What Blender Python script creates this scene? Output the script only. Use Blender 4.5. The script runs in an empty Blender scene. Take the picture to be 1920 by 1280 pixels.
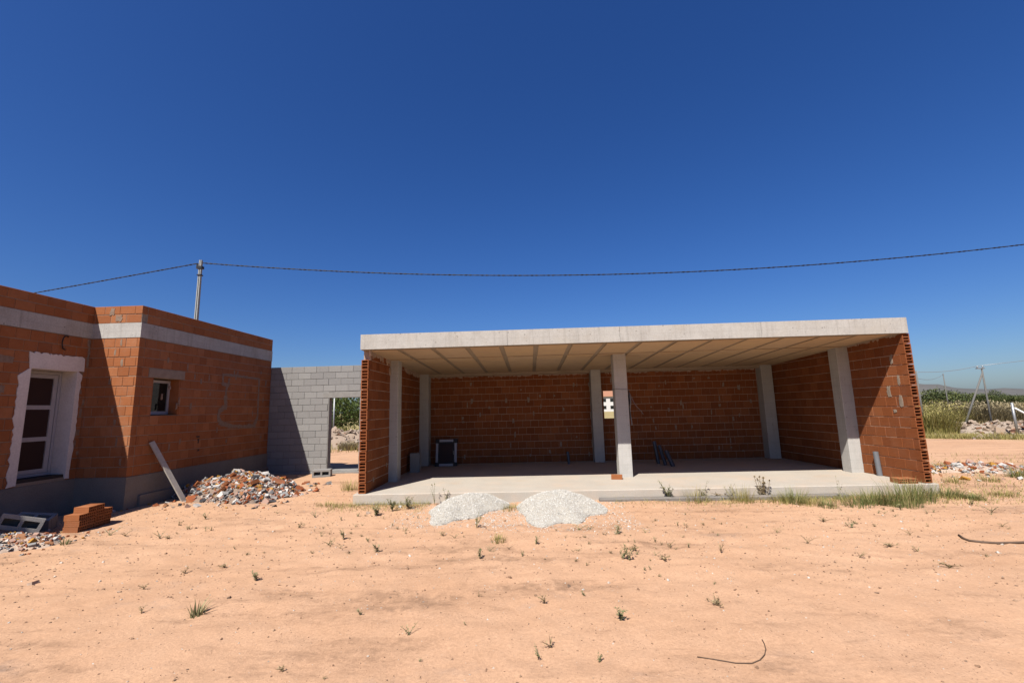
import bpy, math, random
import numpy as np
from mathutils import Matrix, Vector

random.seed(11)
rng = np.random.default_rng(11)
S = bpy.context.scene
COL = S.collection

# ------------------------------------------------------------------ camera, sky, sun, exposure
CAM = Vector((3.4757, -9.112, 1.60))
FPX = 835.84
PI_, RO, YA = math.radians(8.589), math.radians(-1.464), math.radians(-2.0704)
FW = Vector((math.sin(YA) * math.cos(PI_), math.cos(YA) * math.cos(PI_), math.sin(PI_)))
_r = Vector((math.cos(YA), -math.sin(YA), 0)); _u = _r.cross(FW)
RT = _r * math.cos(RO) + _u * math.sin(RO)
UP = -_r * math.sin(RO) + _u * math.cos(RO)
cd = bpy.data.cameras.new('camera'); cam = bpy.data.objects.new('camera', cd); COL.objects.link(cam)
cd.sensor_width = 36.0; cd.lens = 36.0 * FPX / 1920.0
cd.clip_start = 0.05; cd.clip_end = 6000
M = Matrix((RT, UP, -FW)).transposed().to_4x4(); M.translation = CAM
cam.matrix_world = M
S.camera = cam

SUN_TO = Vector((-0.335, -0.69, 1.0)).normalized()       # direction towards the sun
sun_el = math.asin(SUN_TO.z); sun_az = math.atan2(SUN_TO.x, SUN_TO.y)
w = bpy.data.worlds.new('World'); S.world = w; w.use_nodes = True
nt = w.node_tree; nt.nodes.clear()
sky = nt.nodes.new('ShaderNodeTexSky'); sky.sky_type = 'NISHITA'; sky.sun_disc = False
sky.sun_elevation = sun_el; sky.sun_rotation = sun_az
sky.altitude = 0; sky.air_density = 1.0; sky.dust_density = 1.0; sky.ozone_density = 10.0
bg = nt.nodes.new('ShaderNodeBackground'); bg.inputs['Strength'].default_value = 0.056
out = nt.nodes.new('ShaderNodeOutputWorld')
hsv = nt.nodes.new('ShaderNodeHueSaturation'); hsv.inputs['Hue'].default_value = 0.512; hsv.inputs['Saturation'].default_value = 1.165
nt.links.new(sky.outputs[0], hsv.inputs['Color']); nt.links.new(hsv.outputs[0], bg.inputs[0]); nt.links.new(bg.outputs[0], out.inputs[0])
sd = bpy.data.lights.new('sun', 'SUN'); sd.energy = 5.0; sd.angle = math.radians(0.53); sd.color = (1.0, 0.95, 0.87)
sun = bpy.data.objects.new('sun', sd); COL.objects.link(sun)
sun.rotation_euler = SUN_TO.to_track_quat('Z', 'Y').to_euler(); sun.location = (-10, -20, 30)
S.view_settings.view_transform = 'Standard'; S.view_settings.look = 'None'
S.view_settings.exposure = 0.95; S.view_settings.gamma = 1.0
S.view_settings.use_curve_mapping = False
S.cycles.max_bounces = 6; S.cycles.diffuse_bounces = 2

# ------------------------------------------------------------------ helpers
def ray(u, v): return FW * FPX + RT * (u - 960) + UP * (640 - v)
def G(u, v, z=-0.2):
    d = ray(u, v); return CAM + d * ((z - CAM.z) / d.z)
def Py(u, v, y):
    d = ray(u, v); return CAM + d * ((y - CAM.y) / d.y)
def proj(p):
    d = p - CAM; z = d.dot(FW)
    if z < 0.1: return None
    return (960 + FPX * d.dot(RT) / z, 640 - FPX * d.dot(UP) / z)

def tag(o, label=None, cat=None, group=None, kind=None):
    if label: o['label'] = label
    if cat: o['category'] = cat
    if group: o['group'] = group
    if kind: o['kind'] = kind
    return o

def empty(name, loc, rz=0):
    o = bpy.data.objects.new(name, None); COL.objects.link(o); o.location = loc; o.rotation_euler = (0, 0, rz)
    o.empty_display_size = 0.2
    return o

def link(name, me, parent=None, loc=(0, 0, 0)):
    o = bpy.data.objects.new(name, me); COL.objects.link(o); o.location = loc
    if parent: o.parent = parent
    return o

class MB:
    def __init__(s): s.v = []; s.f = []; s.mi = []; s.sm = []
    def add(s, verts, faces, mi=0, smooth=False):
        b = len(s.v); s.v += [tuple(x) for x in verts]
        for f in faces:
            s.f.append(tuple(b + i for i in f)); s.mi.append(mi); s.sm.append(smooth)
        return s
    def box(s, a, b, mi=0, mat=None):
        vs = [Vector((x, y, z)) for x in (a[0], b[0]) for y in (a[1], b[1]) for z in (a[2], b[2])]
        if mat: vs = [mat @ q for q in vs]
        return s.add(vs, [(0, 1, 3, 2), (4, 6, 7, 5), (0, 4, 5, 1), (2, 3, 7, 6), (0, 2, 6, 4), (1, 5, 7, 3)], mi)
    def cbox(s, a, b, c=0.006, mi=0, mat=None):
        """box with chamfered edges"""
        vs, fs = cham(a, b, c)
        if mat: vs = [mat @ q for q in vs]
        return s.add(vs, fs, mi)
    def tube(s, pts, r, n=8, mi=0, cap=True, smooth=True):
        pts = [Vector(p) for p in pts]; rings = []; nrm = None
        for i, p in enumerate(pts):
            t = (pts[min(i + 1, len(pts) - 1)] - pts[max(i - 1, 0)]).normalized()
            if nrm is None:
                a = Vector((0, 0, 1)) if abs(t.z) < 0.9 else Vector((1, 0, 0)); nrm = t.cross(a).normalized()
            else: nrm = (nrm - t * nrm.dot(t)).normalized()
            b = t.cross(nrm); rr = r[i] if isinstance(r, (list, tuple)) else r
            rings.append([p + (nrm * math.cos(k * 2 * math.pi / n) + b * math.sin(k * 2 * math.pi / n)) * rr for k in range(n)])
        vs = [q for g in rings for q in g]; fs = []
        for i in range(len(pts) - 1):
            for k in range(n):
                fs.append((i * n + k, i * n + (k + 1) % n, (i + 1) * n + (k + 1) % n, (i + 1) * n + k))
        if cap: fs += [tuple(range(n - 1, -1, -1)), tuple((len(pts) - 1) * n + k for k in range(n))]
        return s.add(vs, fs, mi, smooth)
    def mesh(s, name, mats):
        me = bpy.data.meshes.new(name); me.from_pydata(s.v, [], s.f)
        for m in (mats if isinstance(mats, (list, tuple)) else [mats]): me.materials.append(m)
        me.polygons.foreach_set('material_index', s.mi); me.polygons.foreach_set('use_smooth', s.sm)
        me.update(); return me
    def obj(s, name, mats, parent=None, loc=(0, 0, 0)): return link(name, s.mesh(name, mats), parent, loc)

def cham(a, b, c):
    vs = []; idx = {}
    for sx in (0, 1):
        for sy in (0, 1):
            for sz in (0, 1):
                P = [(a, b)[sx][0], (a, b)[sy][1], (a, b)[sz][2]]
                I = [c if sx == 0 else -c, c if sy == 0 else -c, c if sz == 0 else -c]
                for ax in range(3):
                    q = [P[k] + (0 if k == ax else I[k]) for k in range(3)]
                    idx[(sx, sy, sz, ax)] = len(vs); vs.append(Vector(q))
    fs = []
    def quad(keys, n):
        q = [idx[k] for k in keys]
        cc = sum((vs[i] for i in q), Vector()) / len(q)
        nn = (vs[q[1]] - vs[q[0]]).cross(vs[q[2]] - vs[q[0]])
        if nn.dot(Vector(n)) < 0: q.reverse()
        fs.append(tuple(q))
    for ax in range(3):
        o1, o2 = [k for k in range(3) if k != ax]
        for s in (0, 1):
            ks = []
            for p, q in ((0, 0), (1, 0), (1, 1), (0, 1)):
                k = [0, 0, 0]; k[ax] = s; k[o1] = p; k[o2] = q; ks.append((*k, ax))
            n = [0, 0, 0]; n[ax] = 1 if s else -1; quad(ks, n)
        for p in (0, 1):
            for q in (0, 1):
                ks = []
                for (s, which) in ((0, o1), (1, o1), (1, o2), (0, o2)):
                    k = [0, 0, 0]; k[ax] = s; k[o1] = p; k[o2] = q; ks.append((*k, which))
                n = [0, 0, 0]; n[o1] = 1 if p else -1; n[o2] = 1 if q else -1; quad(ks, n)
    for sx in (0, 1):
        for sy in (0, 1):
            for sz in (0, 1):
                quad([(sx, sy, sz, k) for k in range(3)], (sx * 2 - 1, sy * 2 - 1, sz * 2 - 1))
    return vs, fs

# numpy value noise
_NT = {}
def vnoise(x, y, seed=0):
    if seed not in _NT: _NT[seed] = np.random.default_rng(seed).random((256, 256))
    r = _NT[seed]
    xi = np.floor(x).astype(int); yi = np.floor(y).astype(int); fx = x - xi; fy = y - yi
    fx = fx * fx * (3 - 2 * fx); fy = fy * fy * (3 - 2 * fy)
    g = lambda i, j: r[i % 256, j % 256]
    return (g(xi, yi) * (1 - fx) + g(xi + 1, yi) * fx) * (1 - fy) + (g(xi, yi + 1) * (1 - fx) + g(xi + 1, yi + 1) * fx) * fy - 0.5

# ------------------------------------------------------------------ materials
class NM:
    def __init__(s, name):
        s.m = bpy.data.materials.new(name); s.m.use_nodes = True; s.t = s.m.node_tree; s.t.nodes.clear()
        s.out = s.n('ShaderNodeOutputMaterial'); s.b = s.n('ShaderNodeBsdfPrincipled')
        s.t.links.new(s.b.outputs[0], s.out.inputs[0]); s.b.inputs['Roughness'].default_value = 0.9
        s.b.inputs['Specular IOR Level'].default_value = 0.2
    def n(s, typ, **k):
        q = s.t.nodes.new(typ)
        for a, v in k.items(): setattr(q, a, v)
        return q
    def l(s, a, b): s.t.links.new(a, b)
    def coord(s, scale=(1, 1, 1), rot=(0, 0, 0), kind='Object'):
        c = s.n('ShaderNodeTexCoord'); m = s.n('ShaderNodeMapping')
        m.inputs['Scale'].default_value = scale; m.inputs['Rotation'].default_value = rot
        s.l(c.outputs[kind], m.inputs[0]); return m.outputs[0]
    def noise(s, scale, detail=4, rough=0.6, vec=None, dist=0):
        q = s.n('ShaderNodeTexNoise'); q.inputs['Scale'].default_value = scale; q.inputs['Detail'].default_value = detail
        q.inputs['Roughness'].default_value = rough; q.inputs['Distortion'].default_value = dist
        if vec is not None: s.l(vec, q.inputs['Vector'])
        return q.outputs[0]
    def ramp(s, fac, stops, interp='LINEAR'):
        q = s.n('ShaderNodeValToRGB'); e = q.color_ramp; e.interpolation = interp
        while len(e.elements) < len(stops): e.elements.new(0.5)
        for el, (p, c) in zip(e.elements, stops):
            el.position = p; el.color = (*c, 1) if len(c) == 3 else c
        s.l(fac, q.inputs[0]); return q.outputs[0]
    def gray(s, fac, a, b): return s.ramp(fac, [(a, (0, 0, 0)), (b, (1, 1, 1))])
    def mix(s, fac, a, b, mode='MIX'):
        q = s.n('ShaderNodeMix', data_type='RGBA', blend_type=mode)
        for i, x in ((0, fac), (6, a), (7, b)):
            if isinstance(x, (int, float)): q.inputs[i].default_value = x
            elif isinstance(x, tuple): q.inputs[i].default_value = (*x, 1)
            else: s.l(x, q.inputs[i])
        return q.outputs[2]
    def math(s, op, a, b=0.0):
        q = s.n('ShaderNodeMath', operation=op)
        for i, x in ((0, a), (1, b)):
            if isinstance(x, (int, float)): q.inputs[i].default_value = x
            else: s.l(x, q.inputs[i])
        return q.outputs[0]
    def rand(s):
        oi = s.n('ShaderNodeObjectInfo'); g = s.n('ShaderNodeNewGeometry')
        return s.math('FRACT', s.math('ADD', oi.outputs['Random'], g.outputs['Random Per Island']))
    def world(s):
        g = s.n('ShaderNodeNewGeometry'); return g.outputs['Position']
    def mapped(s, vec, scale, rot=(0, 0, 0)):
        m = s.n('ShaderNodeMapping'); m.inputs['Scale'].default_value = scale; m.inputs['Rotation'].default_value = rot
        s.l(vec, m.inputs[0]); return m.outputs[0]
    def bump(s, h, strength=0.4, dist=0.01, prev=None):
        q = s.n('ShaderNodeBump'); q.inputs['Strength'].default_value = strength; q.inputs['Distance'].default_value = dist
        s.l(h, q.inputs['Height'])
        if prev is not None: s.l(prev, q.inputs['Normal'])
        s.l(q.outputs[0], s.b.inputs['Normal']); return q.outputs[0]
    def color(s, c):
        if isinstance(c, tuple): s.b.inputs['Base Color'].default_value = (*c, 1)
        else: s.l(c, s.b.inputs['Base Color'])
        return s
    def rough(s, r): s.b.inputs['Roughness'].default_value = r; return s

def brick_mat(name, lo, mid, hi, dust, dust_amt):
    m = NM(name); p = m.world()
    c = m.ramp(m.rand(), [(0, lo), (0.35, mid), (0.7, mid), (1, hi)])
    n1 = m.noise(9, 5, 0.65, p); n2 = m.noise(55, 3, 0.6, p)
    c = m.mix(m.gray(n1, 0.35, 0.75), c, m.mix(0.5, c, lo), 'MIX')
    c = m.mix(m.math('MULTIPLY', m.gray(m.noise(2.2, 6, 0.7, p), 0.48, 0.72), dust_amt), c, dust)
    c = m.mix(m.math('MULTIPLY', m.gray(n2, 0.55, 0.8), 0.25), c, dust)
    m.color(c).rough(0.88)
    wv = m.n('ShaderNodeTexWave', wave_type='BANDS', bands_direction='Z'); wv.inputs['Scale'].default_value = 11; wv.inputs['Distortion'].default_value = 0.6
    m.l(m.mapped(p, (1, 1, 1)), wv.inputs[0])
    b = m.bump(wv.outputs[1], 0.25, 0.003); m.bump(n2, 0.35, 0.004, b)
    return m.m
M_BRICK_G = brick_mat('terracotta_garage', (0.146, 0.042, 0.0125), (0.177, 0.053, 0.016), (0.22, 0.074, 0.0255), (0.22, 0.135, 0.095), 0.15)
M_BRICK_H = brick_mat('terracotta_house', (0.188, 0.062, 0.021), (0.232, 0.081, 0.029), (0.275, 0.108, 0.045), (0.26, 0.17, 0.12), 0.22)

def kc(c, k): return tuple(x * k for x in c[:3])
def rough_mat(name, stops, scale, fine, rough=0.93, bump=0.4, bd=0.01, stain=None, stretch=(1, 1, 1), streak=0.0, k=0.55, pits=False, dirt=False):
    stops = [(a, kc(c, k)) for a, c in stops]; stain = stain and kc(stain, k)
    m = NM(name); p = m.world()
    c = m.ramp(m.noise(scale, 7, 0.65, m.mapped(p, stretch)), stops)
    n = m.noise(fine, 4, 0.7, p)
    c = m.mix(0.35, c, m.ramp(n, [(0.3, tuple(x * 0.6 for x in stops[0][1])), (0.7, stops[-1][1])]))
    if stain: c = m.mix(m.math('MULTIPLY', m.gray(m.noise(1.3, 6, 0.7, p), 0.5, 0.75), 0.55), c, stain)
    if streak: c = m.mix(m.math('MULTIPLY', m.gray(m.noise(1.0, 6, 0.7, m.mapped(p, (14, 14, 0.8))), 0.5, 0.8), streak), c, tuple(x * 0.45 for x in stops[0][1]))
    if dirt:
        sz = m.n('ShaderNodeSeparateXYZ'); m.l(p, sz.inputs[0])
        dm = m.math('ADD', m.math('MULTIPLY', sz.outputs[2], -7.0), m.math('MULTIPLY', m.noise(4, 6, 0.7, p), 1.1))
        c = m.mix(m.math('MULTIPLY', m.gray(dm, 1.15, 1.9), 0.75), c, (0.36, 0.225, 0.14))
        c = m.mix(m.math('MULTIPLY', m.gray(m.noise(0.8, 6, 0.7, p), 0.5, 0.7), 0.35), c, (0.40, 0.27, 0.18))
    if pits:
        vo = m.n('ShaderNodeTexVoronoi'); vo.inputs['Scale'].default_value = 9; m.l(p, vo.inputs['Vector'])
        pm_ = m.math('MULTIPLY', m.math('LESS_THAN', vo.outputs['Distance'], 0.12), m.gray(m.noise(1.7, 3, 0.6, p), 0.45, 0.6))
        c = m.mix(m.math('MULTIPLY', pm_, 0.7), c, tuple(x * 0.35 for x in stops[0][1]))
        bl_ = m.n('ShaderNodeTexWave', wave_type='BANDS', bands_direction='Z'); bl_.inputs['Scale'].default_value = 1.7; bl_.inputs['Distortion'].default_value = 0.4; m.l(p, bl_.inputs[0])
        c = m.mix(m.math('MULTIPLY', m.gray(bl_.outputs[1], 0.93, 1.0), 0.12), c, tuple(x * 0.6 for x in stops[0][1]))
    m.color(c).rough(rough); m.bump(n, bump, bd); return m.m
M_MORTAR = rough_mat('mortar', [(0.3, (0.36, 0.25, 0.185)), (0.7, (0.56, 0.43, 0.335))], 6, 60, k=0.74)
M_MORTAR_GREY = rough_mat('grey_mortar', [(0.3, (0.30, 0.235, 0.18)), (0.7, (0.46, 0.37, 0.29))], 9, 70, k=0.58)
M_PATCH = rough_mat('dry_mortar_smear', [(0.3, (0.25, 0.15, 0.10)), (0.7, (0.44, 0.33, 0.25))], 14, 70, k=0.55)
M_FASCIA = rough_mat('fascia_concrete', [(0.25, (0.43, 0.40, 0.36)), (0.55, (0.55, 0.525, 0.48)), (0.8, (0.61, 0.59, 0.55))], 2.2, 45, k=0.63, pits=True, stain=(0.46, 0.40, 0.32), streak=0.5)
M_COLUMN = rough_mat('column_concrete', [(0.25, (0.40, 0.385, 0.355)), (0.75, (0.52, 0.50, 0.47))], 3, 50, k=0.80, pits=True, streak=0.3)
M_FLOOR = rough_mat('slab_concrete', [(0.25, (0.50, 0.44, 0.37)), (0.75, (0.64, 0.58, 0.50))], 1.6, 40, k=0.6, dirt=True, stain=(0.58, 0.43, 0.31))
M_BAND = rough_mat('band_concrete', [(0.25, (0.31, 0.295, 0.275)), (0.75, (0.46, 0.445, 0.42))], 3, 45, k=0.82, pits=True, stain=(0.24, 0.20, 0.165), streak=0.6)
M_FOUND = rough_mat('foundation_concrete', [(0.25, (0.22, 0.20, 0.18)), (0.75, (0.34, 0.31, 0.28))], 2, 40, stain=(0.32, 0.24, 0.17))
M_JOIST = rough_mat('joist_concrete', [(0.25, (0.46, 0.36, 0.26)), (0.75, (0.58, 0.47, 0.35))], 4, 60, stain=(0.36, 0.26, 0.17))
M_PLASTER = rough_mat('plaster', [(0.25, (0.55, 0.51, 0.49)), (0.75, (0.69, 0.65, 0.62))], 3, 30, bump=0.25, k=0.85)

def panel_mat():
    m = NM('ceiling_board'); p = m.world()
    c = m.ramp(m.rand(), [(0, (0.41, 0.288, 0.175)), (0.5, (0.471, 0.338, 0.202)), (1, (0.441, 0.33, 0.221))])
    n = m.noise(3, 6, 0.7, p); c = m.mix(m.math('MULTIPLY', m.gray(n, 0.4, 0.75), 0.6), c, (0.34, 0.26, 0.185))
    m.color(c); m.bump(m.noise(30, 4, 0.6, p), 0.2, 0.005); return m.m
M_PANEL = panel_mat()

def block_mat():
    m = NM('concrete_block'); p = m.world()
    c = m.ramp(m.rand(), [(0, (0.16, 0.154, 0.148)), (0.5, (0.187, 0.18, 0.172)), (1, (0.212, 0.205, 0.195))])
    n = m.noise(90, 4, 0.75, p); c = m.mix(0.4, c, m.ramp(n, [(0.3, (0.08, 0.077, 0.074)), (0.7, (0.29, 0.28, 0.27))]))
    m.color(c).rough(0.95); m.bump(n, 0.6, 0.006); return m.m
M_BLOCK = block_mat()
M_BLOCKJ = rough_mat('block_joint', [(0.3, (0.17, 0.16, 0.15)), (0.7, (0.42, 0.40, 0.37))], 5, 70, k=0.42)
M_BLOCKM = rough_mat('block_mortar', [(0.3, (0.27, 0.255, 0.24)), (0.7, (0.42, 0.40, 0.37))], 6, 70)

def flat(name, c, rough=0.6, spec=0.3, metal=0.0, var=0.12, k=0.6):
    c = kc(c, k); m = NM(name); p = m.world()
    q = m.mix(m.noise(14, 4, 0.6, p), tuple(x * (1 - var) for x in c), tuple(min(1, x * (1 + var)) for x in c))
    m.color(q).rough(rough); m.b.inputs['Specular IOR Level'].default_value = spec; m.b.inputs['Metallic'].default_value = metal
    return m.m
M_WHITE = flat('white_frame', (0.50, 0.49, 0.52), 0.45)
M_BLACK = flat('black_plastic', (0.02, 0.02, 0.024), 0.5)
M_GREYPIPE = flat('grey_pipe', (0.20, 0.21, 0.23), 0.35, 0.5)
M_DARKPIPE = flat('dark_pipe', (0.05, 0.06, 0.085), 0.4, 0.5)
M_CABLE = flat('black_cable', (0.012, 0.013, 0.018), 0.6)
M_POLE = flat('pole_concrete', (0.40, 0.41, 0.40), 0.85, var=0.2)
M_FPOLE = flat('weathered_post', (0.17, 0.165, 0.155), 0.9, var=0.25)
M_STEEL = flat('galvanised_steel', (0.42, 0.43, 0.44), 0.5, 0.5, 0.6)
M_WOOD = flat('grey_wood', (0.52, 0.48, 0.42), 0.85, var=0.3)
M_WIRE = flat('rusty_wire', (0.14, 0.09, 0.06), 0.7)
M_TIEWIRE = flat('pale_wire', (0.29, 0.28, 0.27), 0.6)
M_ROOFTILE = flat('roof_tile', (0.42, 0.20, 0.12), 0.85, var=0.3)
M_WHITEWALL = flat('white_wall', (0.75, 0.73, 0.70), 0.9)
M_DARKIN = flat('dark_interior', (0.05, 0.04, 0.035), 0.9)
def glass_mat(name, tint):
    m = NM(name); m.color(tint).rough(0.06); m.b.inputs['Specular IOR Level'].default_value = 0.5; return m.m
M_GLASS = glass_mat('dark_glass', (0.010, 0.012, 0.011))
M_SHUTTER = flat('dark_red_shutter', (0.035, 0.014, 0.012), 0.6)

def ground_mat():
    m = NM('sand'); p = m.world()
    big = m.noise(0.35, 6, 0.6, p); med = m.noise(2.6, 7, 0.68, p); fine = m.noise(42, 5, 0.75, p); grain = m.noise(210, 3, 0.8, p)
    c = m.ramp(big, [(0.3, (0.3536, 0.2119, 0.1295)), (0.7, (0.4085, 0.2538, 0.161))])
    c = m.mix(m.math('MULTIPLY', m.gray(med, 0.42, 0.75), 0.35), c, (0.4344, 0.2859, 0.1925))
    # gravelly wheel-worn streaks running roughly left to right
    st = m.noise(1.0, 6, 0.7, m.mapped(p, (0.42, 1.9, 1), (0, 0, math.radians(-14))))
    st2 = m.noise(7, 5, 0.7, p)
    mask = m.math('MULTIPLY', m.gray(st, 0.52, 0.64), m.gray(st2, 0.36, 0.58))
    c = m.mix(m.math('MULTIPLY', mask, 0.72), c, (0.1938, 0.1175, 0.075))
    gm = m.math('MULTIPLY', m.gray(m.noise(0.9, 5, 0.6, m.mapped(p, (1, 1.6, 1))), 0.60, 0.72), m.gray(st2, 0.4, 0.62))
    c = m.mix(m.math('MULTIPLY', gm, 0.45), c, (0.225, 0.175, 0.1475))
    c = m.mix(0.36, c, m.mix(m.gray(fine, 0.28, 0.72), m.mix(1.0, c, (0.50, 0.47, 0.44), 'MULTIPLY'), m.mix(1.0, c, (1.45, 1.42, 1.40), 'MULTIPLY')))
    vo = m.n('ShaderNodeTexVoronoi'); vo.inputs['Scale'].default_value = 34; m.l(p, vo.inputs['Vector'])
    spk = m.math('MULTIPLY', m.math('LESS_THAN', vo.outputs['Distance'], 0.17), m.gray(med, 0.45, 0.6))
    c = m.mix(m.math('MULTIPLY', spk, 0.6), c, m.ramp(m.noise(19, 2, 0.5, p), [(0.42, (0.12, 0.075, 0.05)), (0.62, (0.34, 0.26, 0.205))], 'CONSTANT'))
    # dry grassland colour far from the yard
    sx = m.n('ShaderNodeSeparateXYZ'); m.l(p, sx.inputs[0])
    d = m.math('ADD', m.math('ADD', m.math('MULTIPLY', sx.outputs[0], 0.55), sx.outputs[1]), m.math('MULTIPLY', big, 9))
    far = m.gray(m.math('DIVIDE', d, 100), 0.275, 0.325)
    fc = m.ramp(m.noise(0.25, 6, 0.7, p), [(0.3, (0.2175, 0.1668, 0.0798)), (0.7, (0.3625, 0.2828, 0.145))])
    fc = m.mix(m.gray(m.noise(1.5, 5, 0.7, p), 0.45, 0.7), fc, (0.1595, 0.145, 0.058))
    c = m.mix(far, c, fc)
    m.color(c).rough(0.97); m.b.inputs['Specular IOR Level'].default_value = 0.05
    b1 = m.bump(med, 0.35, 0.05); b2 = m.bump(fine, 0.5, 0.014, b1); m.bump(grain, 0.6, 0.003, b2)
    return m.m
M_SAND = ground_mat()

def island_mat(name, stops, fine=60, interp='LINEAR', rough=0.95, k=0.52):
    stops = [(a, kc(c, k)) for a, c in stops]
    m = NM(name); p = m.world(); g = m.n('ShaderNodeNewGeometry')
    c = m.ramp(m.rand(), stops, interp)
    c = m.mix(0.3, c, m.mix(m.noise(fine, 3, 0.7, p), m.mix(1.0, c, (0.5, 0.5, 0.5), 'MULTIPLY'), m.mix(1.0, c, (1.4, 1.4, 1.4), 'MULTIPLY')))
    m.color(c).rough(rough); m.bump(m.noise(fine * 2, 3, 0.7, p), 0.3, 0.004); return m.m
M_RUBBLE = island_mat('rubble', [(0, (0.70, 0.66, 0.62)), (0.17, (0.34, 0.33, 0.32)), (0.29, (0.50, 0.32, 0.25)), (0.46, (0.38, 0.115, 0.045)), (0.66, (0.46, 0.22, 0.11)), (0.78, (0.09, 0.085, 0.09)), (0.9, (0.70, 0.66, 0.62)), (0.945, (0.58, 0.30, 0.06))], 50, 'CONSTANT')
M_RUBBED = rough_mat('rubble_dust', [(0.3, (0.22, 0.15, 0.11)), (0.7, (0.42, 0.31, 0.24))], 9, 60)
M_STONE = island_mat('field_stone', [(0, (0.50, 0.38, 0.29)), (0.4, (0.58, 0.47, 0.38)), (0.7, (0.34, 0.17, 0.10)), (0.85, (0.48, 0.35, 0.25))], 20, 'CONSTANT', k=0.46)
M_PEBBLE = island_mat('pebble', [(0, (0.36, 0.22, 0.14)), (0.45, (0.52, 0.34, 0.22)), (0.7, (0.30, 0.20, 0.14)), (0.82, (0.66, 0.56, 0.47)), (0.93, (0.70, 0.66, 0.60))], 80, 'CONSTANT')
M_GRAVEL = island_mat('white_gravel', [(0, (0.46, 0.43, 0.385)), (0.5, (0.66, 0.63, 0.57)), (1, (0.80, 0.77, 0.72))], 60, k=0.60)
M_GRAVELBED = rough_mat('gravel_fines', [(0.3, (0.42, 0.38, 0.32)), (0.7, (0.58, 0.54, 0.47))], 12, 120, k=0.64)
M_FRAG = island_mat('terracotta_fragment', [(0, (0.36, 0.12, 0.055)), (1, (0.50, 0.21, 0.11))], 60)

def leaf_mat(name, stops, trans=0.25, k=0.72):
    stops = [(a, kc(c, k)) for a, c in stops]
    m = NM(name); c = m.ramp(m.rand(), stops); m.color(c).rough(0.7)
    t = m.n('ShaderNodeBsdfTranslucent'); m.l(c, t.inputs[0]); mx = m.n('ShaderNodeMixShader'); mx.inputs[0].default_value = trans
    m.l(m.b.outputs[0], mx.inputs[1]); m.l(t.outputs[0], mx.inputs[2]); m.l(mx.outputs[0], m.out.inputs[0])
    return m.m
M_GRASS = leaf_mat('green_grass', k=0.95, stops=[(0, (0.085, 0.115, 0.035)), (0.5, (0.14, 0.165, 0.055)), (0.8, (0.24, 0.23, 0.085)), (1, (0.36, 0.29, 0.14))])
M_WEED = leaf_mat('grey_green_weed', k=1.0, stops=[(0, (0.10, 0.11, 0.05)), (0.6, (0.19, 0.19, 0.09)), (1, (0.32, 0.28, 0.16))])
M_DRY = leaf_mat('dry_stalk', k=1.05, stops=[(0, (0.14, 0.10, 0.06)), (0.5, (0.20, 0.15, 0.075)), (1, (0.36, 0.28, 0.16))])
M_YGRASS = leaf_mat('yellow_green_grass', k=0.9, stops=[(0, (0.16, 0.15, 0.045)), (0.6, (0.27, 0.24, 0.075)), (1, (0.42, 0.34, 0.15))])
M_TAN = leaf_mat('tan_scrub', k=1.0, stops=[(0, (0.13, 0.105, 0.06)), (0.6, (0.23, 0.19, 0.11)), (1, (0.36, 0.30, 0.18))])
M_STRAW = leaf_mat('straw_grass', k=0.9, stops=[(0, (0.26, 0.20, 0.10)), (0.6, (0.40, 0.31, 0.155)), (1, (0.50, 0.41, 0.22))])
M_TREE = leaf_mat('evergreen_leaves', k=1.0, stops=[(0, (0.036, 0.052, 0.018)), (0.6, (0.075, 0.092, 0.032)), (1, (0.12, 0.135, 0.045))], trans=0.2)
M_TREE2 = leaf_mat('bright_leaves', [(0, (0.05, 0.085, 0.018)), (0.6, (0.10, 0.14, 0.03)), (1, (0.17, 0.20, 0.06))], 0.3)
M_BARK = flat('bark', (0.10, 0.075, 0.05), 0.95, var=0.3)
M_HILL = rough_mat('hill_scrub', [(0.3, (0.12, 0.125, 0.12)), (0.7, (0.19, 0.175, 0.165))], 0.012, 0.05, bump=0.0)

# ------------------------------------------------------------------ ground
def graded(lo, hi, a, b, fine, grow=1.12):
    c = list(np.arange(a, b + 1e-6, fine)); s = fine
    x = b
    while x < hi: s *= grow; x += s; c.append(min(x, hi))
    s = fine; x = a; pre = []
    while x > lo: s *= grow; x -= s; pre.append(max(x, lo))
    return np.array(pre[::-1] + c)
def ground_z(x, y):
    x = np.asarray(x, float); y = np.asarray(y, float)
    z = -0.2 + 0.035 * vnoise(x * 0.35 + 40, y * 0.35 + 40, 1) + 0.05 * vnoise(x * 0.9 + 40, y * 0.9 + 40, 2) * 0.6
    near = np.exp(-((x - 3) ** 2 / 240 + (y + 2) ** 2 / 90))
    z = z + near * (0.020 * vnoise(x * 3.1 + 50, y * 3.1 + 50, 3) + 0.018 * vnoise(x * 8.3 + 90, y * 8.3 + 90, 4) + 0.010 * vnoise(x * 18 + 90, y * 18 + 90, 6))
    # wheel ruts crossing the yard
    for (y0, sl, ww) in ((-3.55, 0.16, 0.16), (-4.75, 0.20, 0.18), (-2.75, -0.12, 0.15)):
        d = y - (y0 + sl * (x - 1.5) + 0.12 * np.sin(x * 0.7)); z = z - 0.009 * np.exp(-(d / ww) ** 2) * (0.4 + 1.2 * (vnoise(x * 0.9 + 20, y * 0.9 + 20, 12) + 0.5)) + 0.004 * np.exp(-((np.abs(d) - ww * 1.7) / 0.1) ** 2)
    far = np.clip((y + 0.5 * x - 30) / 60, 0, 1); z = z + far * 0.5 * vnoise(x * 0.03 + 9, y * 0.03 + 9, 5)
    return z
xs = graded(-2500, 2500, -7.5, 13.5, 0.055); ys = graded(-400, 2500, -7.0, 2.0, 0.05)
X, Y = np.meshgrid(xs, ys); Z = ground_z(X, Y)
nx, ny = len(xs), len(ys)
me = bpy.data.meshes.new('ground')
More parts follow.
